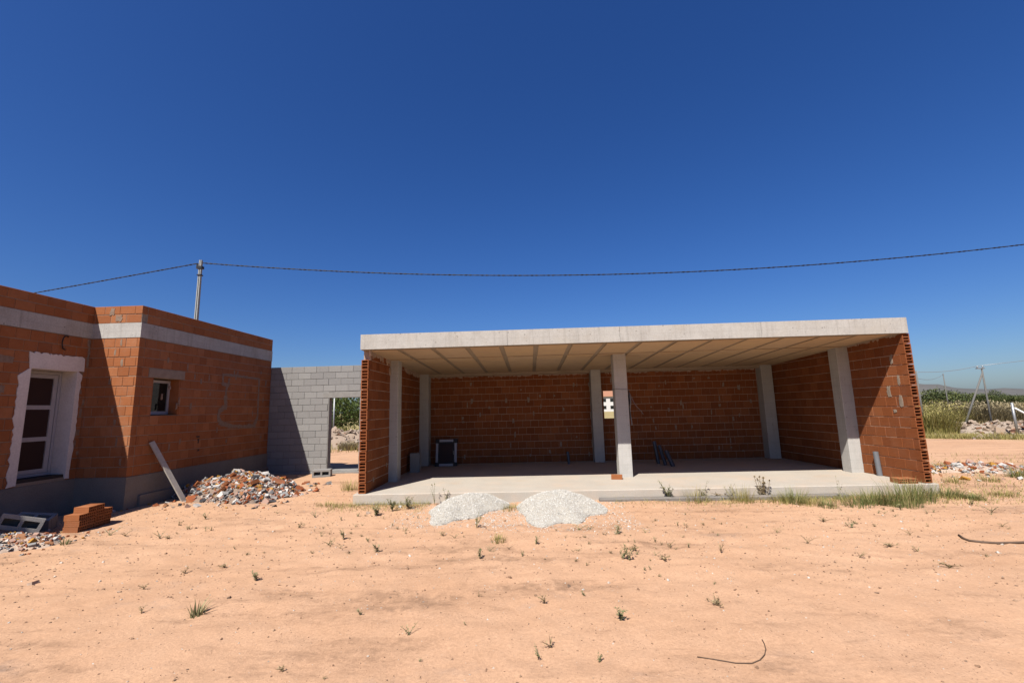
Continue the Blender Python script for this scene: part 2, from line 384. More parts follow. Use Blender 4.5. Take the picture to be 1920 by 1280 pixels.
vv = np.stack([X, Y, Z], -1).reshape(-1, 3)
ii = (np.arange(ny - 1)[:, None] * nx + np.arange(nx - 1)[None, :]).reshape(-1)
ff = np.stack([ii, ii + 1, ii + nx + 1, ii + nx], -1)
me.from_pydata(vv.tolist(), [], ff.tolist()); me.materials.append(M_SAND)
me.polygons.foreach_set('use_smooth', [True] * len(me.polygons)); me.update()
tag(link('ground', me), kind='structure')
import bisect
_xl, _yl, _zl = xs.tolist(), ys.tolist(), Z.tolist()
def gz(x, y):                                     # height of the ground mesh itself
    i = min(max(bisect.bisect_right(_xl, x) - 1, 0), nx - 2); j = min(max(bisect.bisect_right(_yl, y) - 1, 0), ny - 2)
    a = (x - _xl[i]) / (_xl[i + 1] - _xl[i]); b = (y - _yl[j]) / (_yl[j + 1] - _yl[j])
    return (_zl[j][i] * (1 - a) + _zl[j][i + 1] * a) * (1 - b) + (_zl[j + 1][i] * (1 - a) + _zl[j + 1][i + 1] * a) * b
def GP(u, v):
    p = G(u, v); return Vector((p.x, p.y, gz(p.x, p.y)))

# far hill
hm = MB(); n1, n2 = 60, 10; vs = []; fs = []
for i in range(n1):
    ax = math.radians(20 + 60 * i / (n1 - 1))
    h = 44 * math.exp(-((math.degrees(ax) - 37) / 6.0) ** 2) + 8 * math.exp(-((math.degrees(ax) - 52) / 9) ** 2) + 6 + 2.5 * math.sin(i * 1.3) + 2 * math.sin(i * 0.57)
    for j in range(n2):
        t = j / (n2 - 1); R_ = 1300 + 500 * t
        zz = h * math.sin(math.pi * t) ** 0.8 * (1 + 0.05 * math.sin(3 * i + 5 * j)) - 1
        vs.append((CAM.x + R_ * math.sin(ax), CAM.y + R_ * math.cos(ax), zz))
for i in range(n1 - 1):
    for j in range(n2 - 1): fs.append((i * n2 + j, i * n2 + j + 1, (i + 1) * n2 + j + 1, (i + 1) * n2 + j))
hm.add(vs, fs, 0, True); tag(hm.obj('hill', M_HILL), kind='structure')

# ------------------------------------------------------------------ brick walls
BL, BT, BH, JT = 0.24, 0.14, 0.19, 0.012
def brick_mesh(name, mat, L=BL, T=BT, H=BH, c=0.005):
    vs, fs = cham((-L / 2, -T / 2, -H / 2), (L / 2, T / 2, H / 2), c); return MB().add(vs, fs).mesh(name, mat)
def holed(L, T, H, cols, rows, ends=(1,), wall=0.013, depth=0.09):
    """hollow brick: axis of the holes along local x; slots open on the given ends"""
    mb = MB()
    x0, x1 = -L / 2, L / 2
    P = lambda x, y, z: Vector((x, y, z))
    for y in (-T / 2, T / 2): mb.add([P(x0, y, -H / 2), P(x1, y, -H / 2), P(x1, y, H / 2), P(x0, y, H / 2)], [(0, 1, 2, 3) if y < 0 else (3, 2, 1, 0)])
    for z in (-H / 2, H / 2): mb.add([P(x0, -T / 2, z), P(x1, -T / 2, z), P(x1, T / 2, z), P(x0, T / 2, z)], [(3, 2, 1, 0) if z < 0 else (0, 1, 2, 3)])
    cw = (T - wall) / cols; rh = (H - wall) / rows
    for s in (-1, 1):
        xe = s * L / 2
        if s not in ends:
            mb.add([P(xe, -T / 2, -H / 2), P(xe, T / 2, -H / 2), P(xe, T / 2, H / 2), P(xe, -T / 2, H / 2)], [(0, 1, 2, 3) if s > 0 else (3, 2, 1, 0)]); continue
        yl = [-T / 2]; zl = [-H / 2]
        for i in range(cols): yl += [-T / 2 + wall + i * cw, -T / 2 + (i + 1) * cw]
        yl.append(T / 2)
        for i in range(rows): zl += [-H / 2 + wall + i * rh, -H / 2 + (i + 1) * rh]
        zl.append(H / 2)
        for a in range(len(yl) - 1):
            for b in range(len(zl) - 1):
                ya, yb, za, zb = yl[a], yl[a + 1], zl[b], zl[b + 1]
                fr = [P(xe, ya, za), P(xe, yb, za), P(xe, yb, zb), P(xe, ya, zb)]
                if a % 2 == 1 and b % 2 == 1:
                    bk = [q - Vector((s * depth, 0, 0)) for q in fr]
                    fl = [(0, 4, 5, 1), (1, 5, 6, 2), (2, 6, 7, 3), (3, 7, 4, 0), (4, 7, 6, 5)]
                    mb.add(fr + bk, fl if s < 0 else [tuple(reversed(f)) for f in fl])
                else: mb.add(fr, [(0, 1, 2, 3) if s > 0 else (3, 2, 1, 0)])
    return mb

class Wall:
    """org: (x,y) of the visible face at u=0; d: direction along; n: outward normal"""
    def __init__(s, org, end, n, th):
        s.o = Vector((org[0], org[1], 0)); e = Vector((end[0], end[1], 0)); s.L = (e - s.o).length
        s.d = (e - s.o).normalized(); s.n = Vector((n[0], n[1], 0)).normalized()
        s.n = (s.n - s.d * s.n.dot(s.d)).normalized(); s.th = th
    def p(s, u, z, out=0.0): return s.o + s.d * u + s.n * out + Vector((0, 0, z))
    def mat(s, u, z, out):            # local x=u, y=-n (into wall), z up
        m = Matrix((s.d, -s.n, Vector((0, 0, 1)))).transposed()
        if m.determinant() < 0: m = Matrix((s.d, s.n, Vector((0, 0, 1)))).transposed()
        m = m.to_4x4(); m.translation = s.p(u, z, out); return m
    def core(s, mb, z0, z1, openings, inset=0.007, u0=0.0, u1=None):
        u1 = s.L if u1 is None else u1
        zs = sorted({z0, z1} | {min(max(q, z0), z1) for o in openings for q in o[2:4]})
        for a, b in zip(zs[:-1], zs[1:]):
            if b - a < 1e-4: continue
            iv = [(u0, u1)]
            for (ua, ub, za, zb) in openings:
                if za < (a + b) / 2 < zb:
                    iv = [q for (p, r) in iv for q in ((p, min(r, ua)), (max(p, ub), r)) if q[1] - q[0] > 1e-3]
            for (p, r) in iv:
                vs = [s.p(q, z, o) for q in (p, r) for o in (-inset, -s.th + inset) for z in (a, b)]
                mb.add(vs, [(0, 1, 3, 2), (4, 6, 7, 5), (0, 4, 5, 1), (2, 3, 7, 6), (0, 2, 6, 4), (1, 5, 7, 3)])
    def lay(s, rec, z0, n, ch, bl, openings, joint=JT, phase=0.0, seg=None, hole_at=None, jit=0.002, hj=None):
        hj = (0.4 * joint if hj is None else hj)
        for c in range(n):
            za = z0 + c * ch; zm = za + ch / 2
            iv = [seg or (0, s.L)]
            for (ua, ub, oa, ob) in openings:
                if oa < zm < ob: iv = [q for (p, r) in iv for q in ((p, min(r, ua)), (max(p, ub), r)) if q[1] - q[0] > 0.03]
            for (p, r) in iv:
                start = p - ((0.5 if c % 2 else 0.0) + phase + random.uniform(-0.08, 0.08)) % 1.0 * (bl + joint)
                if hole_at: start = p - (0.5 if c % 2 else 0.0) * (bl + joint)
                u = start
                while u < r - 0.02:
                    a, b = max(u, p), min(u + bl, r - joint * 0.4)
                    if b - a > 0.03:
                        hole = 0
                        if hole_at == 'start' and a <= p + 1e-6: hole = -1
                        if hole_at == 'end' and b >= r - joint: hole = 1
                        rec.append(dict(w=s, u=(a + b) / 2, z=zm, L=b - a, H=ch - joint, hole=hole, out=random.uniform(-jit, jit) * 1.8))
                    u += bl + hj

def place_bricks(rec, root, off, wallpart, base, basemesh_mb, mat, th, stuff_name, piece, limit=300):
    """largest `limit` pieces as own objects, the rest as one part"""
    sc = []
    for r in rec:
        p0 = r['w'].p(r['u'], r['z'], 0); q = proj(p0); d = (p0 - CAM)
        ar = 0
        if q and -30 < q[0] < 1950 and -30 < q[1] < 1310:
            ar = r['L'] * r['H'] * abs(d.normalized().dot(r['w'].n)) / d.length_squared
            if d.dot(r['w'].n) > 0: ar *= 0.02
            if r['hole']: ar *= 1.5
        sc.append(ar)
    order = sorted(range(len(rec)), key=lambda i: -sc[i]); single = set(i for i in order[:limit] if sc[i] > 0)
    rest = MB(); bv = [Vector(q) for q in basemesh_mb.v]; holes = {}
    for i, r in enumerate(rec):
        m = r['w'].mat(r['u'], r['z'], -th / 2 + r['out'])
        sc3 = Vector((r['L'] / base[0], th / base[1], r['H'] / base[2]))
        m = m @ Matrix.Rotation(random.uniform(-0.006, 0.006), 4, 'Z')
        if r['hole']:
            if r['hole'] not in holes: holes[r['hole']] = holed(base[0], base[1], base[2], 1, 3, (r['hole'],), 0.016, 0.10)
            src = holes[r['hole']]
        else: src = None
        if i in single:
            key = (piece, mat.name, r['hole'])
            if key not in place_bricks.mesh: place_bricks.mesh[key] = (src or basemesh_mb).mesh(piece, mat)
            data = place_bricks.mesh[key]
            o = bpy.data.objects.new(piece, data); COL.objects.link(o); o.parent = wallpart[r['w']]
            o.matrix_local = m @ Matrix.Diagonal((*sc3, 1))
        else:
            mm = m @ Matrix.Diagonal((*sc3, 1)); b = src or basemesh_mb
            rest.add([mm @ Vector(q) for q in b.v], b.f)
    if rest.v:
        o = rest.obj(stuff_name, mat, root, off); o['kind'] = 'stuff'
place_bricks.mesh = {}
BRICK_MB = MB(); BRICK_MB.cbox((-BL / 2, -BT / 2, -BH / 2), (BL / 2, BT / 2, BH / 2), 0.005)
BLOCK_MB = MB(); BLOCK_MB.cbox((-0.195, -0.1, -0.095), (0.195, 0.1, 0.095), 0.006)

def smear(mb, wall, u, z, wd, ht, out=0.004, n=16, seed=None, rag=0.28):
    """thin irregular patch of mortar trowelled over a wall face"""
    pts = []
    for k in range(n):
        a = 2 * math.pi * k / n; r = 1 + random.uniform(-rag, rag)
        sq = max(abs(math.cos(a)), abs(math.sin(a)))
        pts.append((u + wd / 2 * math.cos(a) / sq * r, z + ht / 2 * math.sin(a) / sq * r))
    polyplate(mb, wall, pts, out)
def polyplate(mb, wall, pts, out, back=-0.012):
    n = len(pts); cu = sum(p[0] for p in pts) / n; cz = sum(p[1] for p in pts) / n
    fr = [wall.p(a + (cu - a) * 0.03, b + (cz - b) * 0.03, out) for a, b in pts]; bk = [wall.p(a, b, back) for a, b in pts]
    mb.add(fr + bk + [wall.p(cu, cz, out + 0.0015)], [(i, (i + 1) % n, 2 * n) for i in range(n)] + [(i, n + i, n + (i + 1) % n, (i + 1) % n) for i in range(n)])
def strip(mb, wall, pts, out=0.004, w=0.05):
    """ragged band of mortar following a polyline (u,z)"""
    for (a, b) in zip(pts[:-1], pts[1:]):
        L = math.hypot(b[0] - a[0], b[1] - a[1]); k = max(1, int(L / 0.09))
        for i in range(k):
            t = (i + 0.5) / k
            smear(mb, wall, a[0] + (b[0] - a[0]) * t, a[1] + (b[1] - a[1]) * t, w * random.uniform(0.8, 1.5) + abs(b[0] - a[0]) / k, w * random.uniform(0.8, 1.5) + abs(b[1] - a[1]) / k, out + random.uniform(0, 0.003), 10)
def ragged_top(mb, wall, u0, u1, ztop, hmin, hmax, out=0.012):
    """mortar squeezed under the ceiling with a ragged lower edge"""
    u = u0
    while u < u1 - 0.02:
        L = min(random.uniform(0.12, 0.4), u1 - u); k = 6
        hs = [random.uniform(hmin, hmax) for _ in range(k)]
        zt = [ztop(u + L * i / (k - 1)) for i in range(k)]
        pts = [(u + L * i / (k - 1), zt[i] - hs[i]) for i in range(k)] + [(u + L * i / (k - 1), zt[i] + 0.02) for i in reversed(range(k))]
        polyplate(mb, wall, pts, out * random.uniform(0.5, 1.2)); u += L + (random.uniform(0, 0.25) if random.random() < 0.4 else 0)

# ------------------------------------------------------------------ garage
GB = (0.0, 0.0, 0.0)
garage = tag(empty('garage', GB), 'open-fronted unfinished red brick garage with flat concrete roof and bare columns', 'garage')
HF, HB, D = 2.90, 2.71, 4.67
ceil = lambda y: HF + (HB - HF) * y / D
WL = Wall((0.147, 0.0), (0.147, D), (1, 0), 0.147)
WR = Wall((10.96, 0.0), (10.68, D + 0.14), (-1, 0), 0.15)
WB = Wall((0.0, D), (10.67, D), (0, -1), 0.15)
ch = HF / 14
parts = {}
CY, CYE = 1.46, 1.76
rec = []
cgap = [(CY + 0.004, CYE - 0.004, -1, 9), (D - 0.30, D + 1, -1, 9)]
mb = MB(); WL.core(mb, 0, 2.9, cgap + [(-1, 0.11, -1, 9)]); parts[WL] = mb.obj('left_wall', M_MORTAR, garage)
WL.lay(rec, 0, 14, ch, BL, cgap + [(-1, 0.2, ch * 13, 9)], hole_at='start')
cgr = cgap[:1]
mb = MB(); WR.core(mb, 0, 2.9, cgr + [(-1, 0.11, -1, 9)]); parts[WR] = mb.obj('right_wall', M_MORTAR, garage)
WR.lay(rec, 0, 14, ch, BL, cgr, hole_at='start')
wo = [(5.72, 6.12, ch * 6, ch * 10)]
bgap = [(0.16, 0.42, -1, 9), (5.32, 5.62, -1, 9), (10.34, 10.66, -1, 9)]
mb = MB(); WB.core(mb, 0, 2.8, wo); parts[WB] = mb.obj('back_wall', M_MORTAR, garage)
WB.lay(rec, 0, 13, ch, BL, wo + bgap)
for r in rec:
    if r['hole'] and False: r['hole'] = 0
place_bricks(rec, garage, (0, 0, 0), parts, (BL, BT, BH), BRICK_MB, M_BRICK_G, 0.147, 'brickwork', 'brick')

# roof slab: sloping soffit, fascia in separate pours
rf = MB(); x0, x1, y0, y1 = -0.02, 11.07, -0.03, 4.9
secs = [x0, 3.05, 5.36, 8.2, x1]
for a, b in zip(secs[:-1], secs[1:]):
    a2, b2 = a + (0.003 if a > x0 else 0), b - (0.003 if b < x1 else 0)
    vs = [(a2, y0, HF), (b2, y0, HF), (b2, y0, 3.215), (a2, y0, 3.215), (a2, y1, ceil(y1)), (b2, y1, ceil(y1)), (b2, y1, 3.215), (a2, y1, 3.215)]
    rf.add(vs, [(0, 1, 2, 3), (1, 5, 6, 2), (5, 4, 7, 6), (4, 0, 3, 7), (3, 2, 6, 7), (0, 4, 5, 1)])
rf.box((x0 + 0.02, y0 + 0.02, HF + 0.01), (x1 - 0.02, y1 - 0.02, 3.205))
roof = rf.obj('roof_slab', M_FASCIA, garage)
# concrete soffit strip + boards
sf = MB()
def soff(mb, xa, xb, ya, yb, drop, t=0.012):
    vs = [(x, y, ceil(y) - drop + dz) for dz in (0, t) for (x, y) in ((xa, ya), (xb, ya), (xb, yb), (xa, yb))]
    mb.add(vs, [(3, 2, 1, 0), (4, 5, 6, 7), (0, 1, 5, 4), (1, 2, 6, 5), (2, 3, 7, 6), (3, 0, 4, 7)])
soff(sf, 0.0, 11.0, 0.012, D, 0.006, 0.004)
sf.obj('soffit', M_JOIST, roof)
pitch = 0.715; xsr = [0.06 + pitch * k for k in range(16)]
for k in range(15):
    for (ya, yb) in ((0.06, 1.30), (1.42, 1.80), (1.83, 3.05), (3.06, 4.42)):
        m_ = MB(); soff(m_, xsr[k] + 0.05 + random.uniform(-.008, .008), xsr[k + 1] - 0.05, ya, yb, 0.018 + random.uniform(0, 0.004), 0.010)
        m_.obj('ceiling_panel', M_PANEL, roof)
bm_ = MB()                                            # flat concrete edge beam over back wall and column line
bm_.box((0.0, 4.44, HB - 0.085), (10.7, 4.669, HB + 0.05)); bm_.obj('back_beam', M_JOIST, garage)
# columns
def column(x0, x1, y0, y1, top):
    mb = MB(); mb.cbox((x0, y0, -0.02), (x1, y1, top), 0.008)
    for z in (0.95, 1.92): pass
    return mb.obj('column', M_COLUMN, garage)
for (a, b) in ((0.045, 0.345), (5.47, 5.77), (10.62, 10.93)): column(a, b, CY, CYE, ceil(CYE) + 0.05)
for (a, b) in ((0.14, 0.42), (5.32, 5.62), (10.34, 10.66)): column(a, b, 4.36, 4.66, HB + 0.02)
# mortar smears
sm = MB()
ragged_top(sm, WL, 0.05, CY, lambda u: ceil(u) - 0.005, 0.03, 0.17, 0.02); ragged_top(sm, WL, CYE, 4.35, lambda u: ceil(u) - 0.005, 0.04, 0.16, 0.018)
ragged_top(sm, WB, 0.42, 5.3, lambda u: HB - 0.08, 0.0, 0.06, 0.012); ragged_top(sm, WB, 5.8, 10.3, lambda u: HB - 0.08, 0.0, 0.06, 0.012)
ragged_top(sm, WR, 0.05, CY, lambda u: ceil(u) - 0.005, 0.0, 0.05, 0.01)
smear(sm, WL, CY - 0.04, 2.55, 0.09, 0.16, 0.03)
sm.obj('mortar_smear', M_MORTAR, garage)['kind'] = 'stuff'
s2 = MB()
for (u, z, a, b) in ((0.33, 2.40, 0.07, 0.19), (0.23, 1.98, 0.06, 0.19), (0.50, 1.76, 0.09, 0.2), (0.25, 1.56, 0.07, 0.2), (0.42, 1.36, 0.08, 0.06)): smear(s2, WR, u, z, a, b, 0.006)
for k in range(70):
    u = random.uniform(0.5, 10.2); c = random.randrange(1, 12); smear(s2, WB, u, ch * c + random.choice([0, ch / 2]), random.uniform(0.03, 0.07), random.uniform(0.03, 0.16), 0.004)
for k in range(12):
    u = random.uniform(0.1, 4.2); smear(s2, WL, u, ch * random.randrange(1, 12), random.uniform(0.03, 0.08), random.uniform(0.03, 0.12), 0.004)
s2.obj('mortar_patch', M_MORTAR_GREY, garage)['kind'] = 'stuff'
# floor slab + stepped footing
fl = MB(); fl.cbox((-0.09, -0.05, -0.26), (11.17, 4.9, 0.0), 0.012); fl.obj('floor_slab', M_FLOOR, garage)
ft = MB(); ft.cbox((4.75, -0.19, -0.5), (9.4, -0.05, -0.135), 0.02); ft.obj('footing', M_FOUND, garage); ft = MB(); ft.cbox((-0.02, -0.14, -0.5), (1.5, -0.05, -0.17), 0.02); ft.obj('footing', M_FOUND, garage)

# ------------------------------------------------------------------ grey concrete block wall
bw = tag(empty('block_wall', (-2.3, 4.66, -0.3)), 'grey concrete block wall with a doorway between house and garage', 'wall')
off = (2.3, -4.66, 0.3)
WG = Wall((-4.75, 4.66), (0.0, 4.66), (0, -1), 0.2)
u0d, u1d = 4.75 - 2.78, 4.75 - 1.80
zb0 = 3.08 - 17 * 0.2
od = [(u0d, u1d, -0.5, zb0 + 12.0 * 0.2)]
mb = MB(); WG.core(mb, zb0, 3.08, od, 0.010); wg = mb.obj('wall_core', M_BLOCKJ, bw, off)
rec = []; WG.lay(rec, zb0, 17, 0.2, 0.39, [(u0d, u1d, -0.5, zb0 + 12.98 * 0.2)], 0.009, hole_at=None)
place_bricks(rec, bw, off, {WG: wg}, (0.39, 0.2, 0.19), BLOCK_MB, M_BLOCK, 0.2, 'blockwork', 'block')
lm = MB(); lm.cbox((-2.96, 4.650, zb0 + 12 * 0.2 + 0.002), (-1.65, 4.865, zb0 + 12.9 * 0.2), 0.006); lm.obj('lintel', M_BLOCKM, bw, off)
jm = MB(); jm.cbox((-2.776, 4.648, zb0 - 0.05), (-2.755, 4.87, zb0 + 12 * 0.2), 0.004); jm.obj('jamb', M_BLOCKM, bw, off)
ts = MB(); ts.cbox((-2.9, 4.58, -0.3), (-1.6, 4.655, -0.14), 0.01); ts.cbox((-2.77, 4.655, -0.3), (-1.8, 4.95, -0.10), 0.012); ts.obj('threshold', M_BLOCKM, bw, off)

# ------------------------------------------------------------------ brick house
HBASE = (-8.0, 1.0, -0.3)
house = tag(empty('house', HBASE), 'unfinished red brick house with concrete band below its parapet', 'house')
off = tuple(-q for q in HBASE)
XA, XB, YP, YE = -5.71, -4.65, -0.19, 4.64
Z0, ZBAND, ZPAR, ZT = 0.44, 3.28, 3.60, 3.97
WA = Wall((XA, -6.0), (XA, YP), (1, 0), 0.38)
WP = Wall((XA - 0.13, YP), (XB, YP), (0, -1), 0.24)
WC = Wall((XB, YP), (XB, YE), (1, 0), 0.30)
hc = (ZBAND - Z0) / 14
doA = [(6.0 - 1.27, 6.0 - 0.40, 0.5, 2.585)]
doAb = [(6.0 - 1.27, 6.0 - 0.40, 0.4, Z0 + 11 * hc)]
wiB = [(0.42, 1.20, Z0 + 6 * hc, Z0 + 10 * hc)]
liB = [(0.30, 1.30, Z0 + 10 * hc, Z0 + 11 * hc)]
hp = {}; rec = []
for W_, nm, op, opb in ((WA, 'door_wall', doA, doAb), (WP, 'end_wall', [], []), (WC, 'window_wall', wiB, wiB + liB)):
    cu = (0.12 if W_ is WC else 0.0); ce = (W_.L - 0.012 if W_ is WP else W_.L)
    mb = MB(); W_.core(mb, Z0, ZBAND, op, 0.007, cu, ce); W_.core(mb, ZPAR, ZT - 0.004, [], 0.007, cu, ce)
    hp[W_] = mb.obj(nm, M_MORTAR_GREY, house, off)
    if W_ is WP: seg = (0.0, W_.L - 0.0)
    else: seg = (0, W_.L)
    if W_ is WC: seg = (0.145, W_.L)
    W_.lay(rec, Z0, 14, hc, 0.235, opb, 0.012, phase=random.random(), seg=seg)
    W_.lay(rec, ZPAR, 2, (ZT - ZPAR) / 2, 0.33, [], 0.012, phase=random.random(), seg=seg)
place_bricks(rec, house, off, hp, (BL, BT, BH), BRICK_MB, M_BRICK_H, 0.14, 'brickwork', 'brick')
bd = MB()
bd.box((XA - 0.24, -6.0, ZBAND + 0.003), (XA + 0.006, YP - 0.006, ZPAR - 0.003))
bd.box((XA - 0.24, YP - 0.006, ZBAND + 0.003), (XB + 0.006, YP + 0.24, ZPAR - 0.003))
bd.box((XB - 0.24, YP + 0.24, ZBAND + 0.003), (XB + 0.006, YE, ZPAR - 0.003)); bd.obj('concrete_band', M_BAND, house, off)
fo = MB()
fo.box((XA - 0.3, -6.0, -0.5), (XA + 0.012, YP - 0.012, Z0 - 0.002)); fo.box((XA - 0.3, YP - 0.012, -0.5), (XB + 0.012, YP + 0.24, Z0 - 0.002))
fo.box((XB - 0.3, YP + 0.24, -0.5), (XB + 0.012, YE + 0.01, Z0 - 0.002)); fo.box((XB + 0.012, YP + 0.3, -0.5), (XB + 0.06, YE, 0.04))
fo.obj('foundation', M_FOUND, house, off)
ro = MB(); ro.box((-13.0, -6.0, 3.3), (XA - 0.24, YE, 3.5)); ro.box((XA - 0.24, YP + 0.24, 3.3), (XB - 0.24, YE, 3.5)); ro.obj('roof_slab', M_BAND, house, off)  # unseen house roof, added so no light leaks inside
bk = MB(); bk.box((-13.2, -6.0, -0.3), (-13.0, YE, ZT)); bk.box((-13.0, YE - 0.2, -0.3), (XB - 0.24, YE + 0.05, ZT)); bk.box((-13.0, -6.2, -0.3), (XA, -6.0, ZT)); bk.obj('unseen_rear_wall', M_BRICK_H, house, off)  # plain outer walls out of view, added to keep light from leaking in
fi = MB(); fi.box((-13.0, -6.0, -0.2), (XA - 0.3, YE - 0.2, Z0)); fi.obj('floor', M_FOUND, house, off)
# dark room partitions behind the glazing
# plaster surround of the door
pl = MB(); ua, ub = doA[0][0], doA[0][1]
def ragline(a, b, amp, n):
    return [(a[0] + (b[0] - a[0]) * i / n + random.uniform(-amp, amp), a[1] + (b[1] - a[1]) * i / n + random.uniform(-amp, amp)) for i in range(n + 1)]
def quadstrip(mb, wall, A, B, out, back=-0.02):
    n = len(A)
    vs = [wall.p(*a, out) for a in A] + [wall.p(*b, out) for b in B] + [wall.p(*a, back) for a in A] + [wall.p(*b, back) for b in B]
    fs = []
    for i in range(n - 1):
        fs += [(i, i + 1, n + i + 1, n + i), (i, 2 * n + i, 2 * n + i + 1, i + 1), (n + i, n + i + 1, 3 * n + i + 1, 3 * n + i)]
    fs += [(0, n, 3 * n, 2 * n), (n - 1, 3 * n - 1, 4 * n - 1, 2 * n - 1)]
    mb.add(vs, fs)
N = 26
straight = lambda a, b, n: [(a[0] + (b[0] - a[0]) * i / n, a[1] + (b[1] - a[1]) * i / n) for i in range(n + 1)]
quadstrip(pl, WA, ragline((ua - 0.13, 0.47), (ua - 0.17, 2.42), 0.022, N), straight((ua + 0.0, 0.47), (ua + 0.0, 2.58), N), 0.014)
quadstrip(pl, WA, straight((ub, 0.47), (ub, 2.58), N), ragline((ub + 0.07, 0.47), (ub + 0.09, 2.5), 0.016, N), 0.014)
quadstrip(pl, WA, straight((ua - 0.02, 2.58), (ub + 0.12, 2.58), N), ragline((ua - 0.03, 2.86), (ub + 0.13, 2.86), 0.022, N), 0.017)
# reveals
for (a, b) in ((ua - 0.001, ua + 0.012), (ub - 0.012, ub + 0.001)):
    vs = [WA.p(q, z, o) for q in (a, b) for o in (0.013, -0.38) for z in (0.47, 2.58)]
    pl.add(vs, [(0, 1, 3, 2), (4, 6, 7, 5), (0, 4, 5, 1), (2, 3, 7, 6), (0, 2, 6, 4), (1, 5, 7, 3)])
vs = [WA.p(q, z, o) for q in (ua + 0.012, ub - 0.012) for o in (0.012, -0.38) for z in (2.565, 2.59)]
pl.add(vs, [(0, 1, 3, 2), (4, 6, 7, 5), (0, 4, 5, 1), (2, 3, 7, 6), (0, 2, 6, 4), (1, 5, 7, 3)])
pl.obj('plaster_surround', M_PLASTER, house, off)
def wbox(mb, wall, u0, u1, z0, z1, o0, o1):
    vs = [wall.p(q, z, o) for q in (u0, u1) for o in (o0, o1) for z in (z0, z1)]
    mb.add(vs, [(0, 1, 3, 2), (4, 6, 7, 5), (0, 4, 5, 1), (2, 3, 7, 6), (0, 2, 6, 4), (1, 5, 7, 3)])
a, b, zb, zt = ua + 0.02, ub - 0.02, 0.56, 2.555
dr = MB()
wbox(dr, WA, a, a + 0.05, zb, zt, -0.29, -0.36); wbox(dr, WA, b - 0.05, b, zb, zt, -0.29, -0.36); wbox(dr, WA, a + 0.05, b - 0.05, zt - 0.05, zt, -0.29, -0.36); wbox(dr, WA, a + 0.05, b - 0.05, zb, zb + 0.05, -0.29, -0.36)
door = dr.obj('door', M_WHITE, house, off)
lf = MB(); a2, b2 = a + 0.055, b - 0.055
for q in ((a2, a2 + 0.075), (b2 - 0.075, b2)): wbox(lf, WA, q[0], q[1], zb + 0.055, zt - 0.055, -0.305, -0.355)
lf.obj('door_leaf_stile', M_WHITE, door)
zz = [zb + 0.055, zb + 0.13, 0, 0, 0, 0, zt - 0.13, zt - 0.055]
H3 = (zt - 0.13 - (zb + 0.13) - 2 * 0.08) / 3
rails = [(zb + 0.055, zb + 0.13), (zb + 0.13 + H3, zb + 0.21 + H3), (zb + 0.21 + 2 * H3, zb + 0.29 + 2 * H3), (zt - 0.13, zt - 0.055)]
for q in rails:
    r_ = MB(); wbox(r_, WA, a2 + 0.075, b2 - 0.075, q[0], q[1], -0.307, -0.353); r_.obj('glazing_bar', M_WHITE, door)
for p_, q in zip(rails[:-1], rails[1:]):
    r_ = MB(); wbox(r_, WA, a2 + 0.075, b2 - 0.075, p_[1], q[0], -0.326, -0.334); r_.obj('pane', M_SHUTTER, door)
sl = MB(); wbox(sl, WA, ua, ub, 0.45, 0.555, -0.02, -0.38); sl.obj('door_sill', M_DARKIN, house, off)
# window in the receding wall
ua, ub, za, zc = wiB[0]
li = MB(); wbox(li, WC, 0.30, 1.30, zc + 0.004, zc + hc - 0.008, 0.005, -0.235); li.obj('lintel', M_MORTAR_GREY, house, off)
wn = MB(); wa, wb_ = ua + 0.03, ub - 0.03
f0, f1 = -0.225, -0.285
wbox(wn, WC, wa, wa + 0.05, za + 0.02, zc - 0.03, f0, f1); wbox(wn, WC, wb_ - 0.05, wb_, za + 0.02, zc - 0.03, f0, f1)
wbox(wn, WC, wa + 0.05, wb_ - 0.05, za + 0.02, za + 0.09, f0, f1); wbox(wn, WC, wa + 0.05, wb_ - 0.05, zc - 0.09, zc - 0.03, f0, f1)
win = wn.obj('window', M_WHITE, house, off)
for (p_, q) in ((wa + 0.05, wb_ - 0.05),):
    r_ = MB(); wbox(r_, WC, p_, q, za + 0.09, zc - 0.09, f0 - 0.026, f0 - 0.034); r_.obj('pane', M_GLASS, win)
for (p_, q) in ((ua + 0.0, ua + 0.028), (ub - 0.028, ub)):
    rv = MB(); wbox(rv, WC, p_, q, za + 0.002, zc - 0.002, -0.012, -0.29); rv.obj('window_reveal', M_BRICK_H, house, off)
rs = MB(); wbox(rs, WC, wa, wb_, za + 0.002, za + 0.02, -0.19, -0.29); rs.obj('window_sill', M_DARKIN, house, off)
# mortar repairs on the house
rp = MB()
o_ = -YP
strip(rp, WC, [(2.42 + o_, 2.70), (3.1 + o_, 2.70), (4.02 + o_, 2.68)], 0.005, 0.05)
strip(rp, WC, [(4.02 + o_, 2.66), (4.04 + o_, 2.1), (4.05 + o_, 1.55), (3.9 + o_, 1.30)], 0.005, 0.05)
strip(rp, WC, [(2.42 + o_, 2.70), (2.44 + o_, 2.45), (2.66 + o_, 2.42), (2.68 + o_, 2.60)], 0.005, 0.06)
strip(rp, WC, [(2.60 + o_, 2.42), (2.58 + o_, 2.1), (2.62 + o_, 1.85), (2.40 + o_, 1.75), (2.36 + o_, 1.55), (2.50 + o_, 1.40), (2.9 + o_, 1.33), (3.5 + o_, 1.30), (3.9 + o_, 1.31)], 0.005, 0.07)
for k in range(26):
    u = random.uniform(0.2, 4.6); c = random.randrange(1, 14)
    smear(rp, WC, u, Z0 + hc * (c + random.choice([0, 0.5])), random.uniform(0.03, 0.06), random.uniform(0.08, 0.18), 0.004)
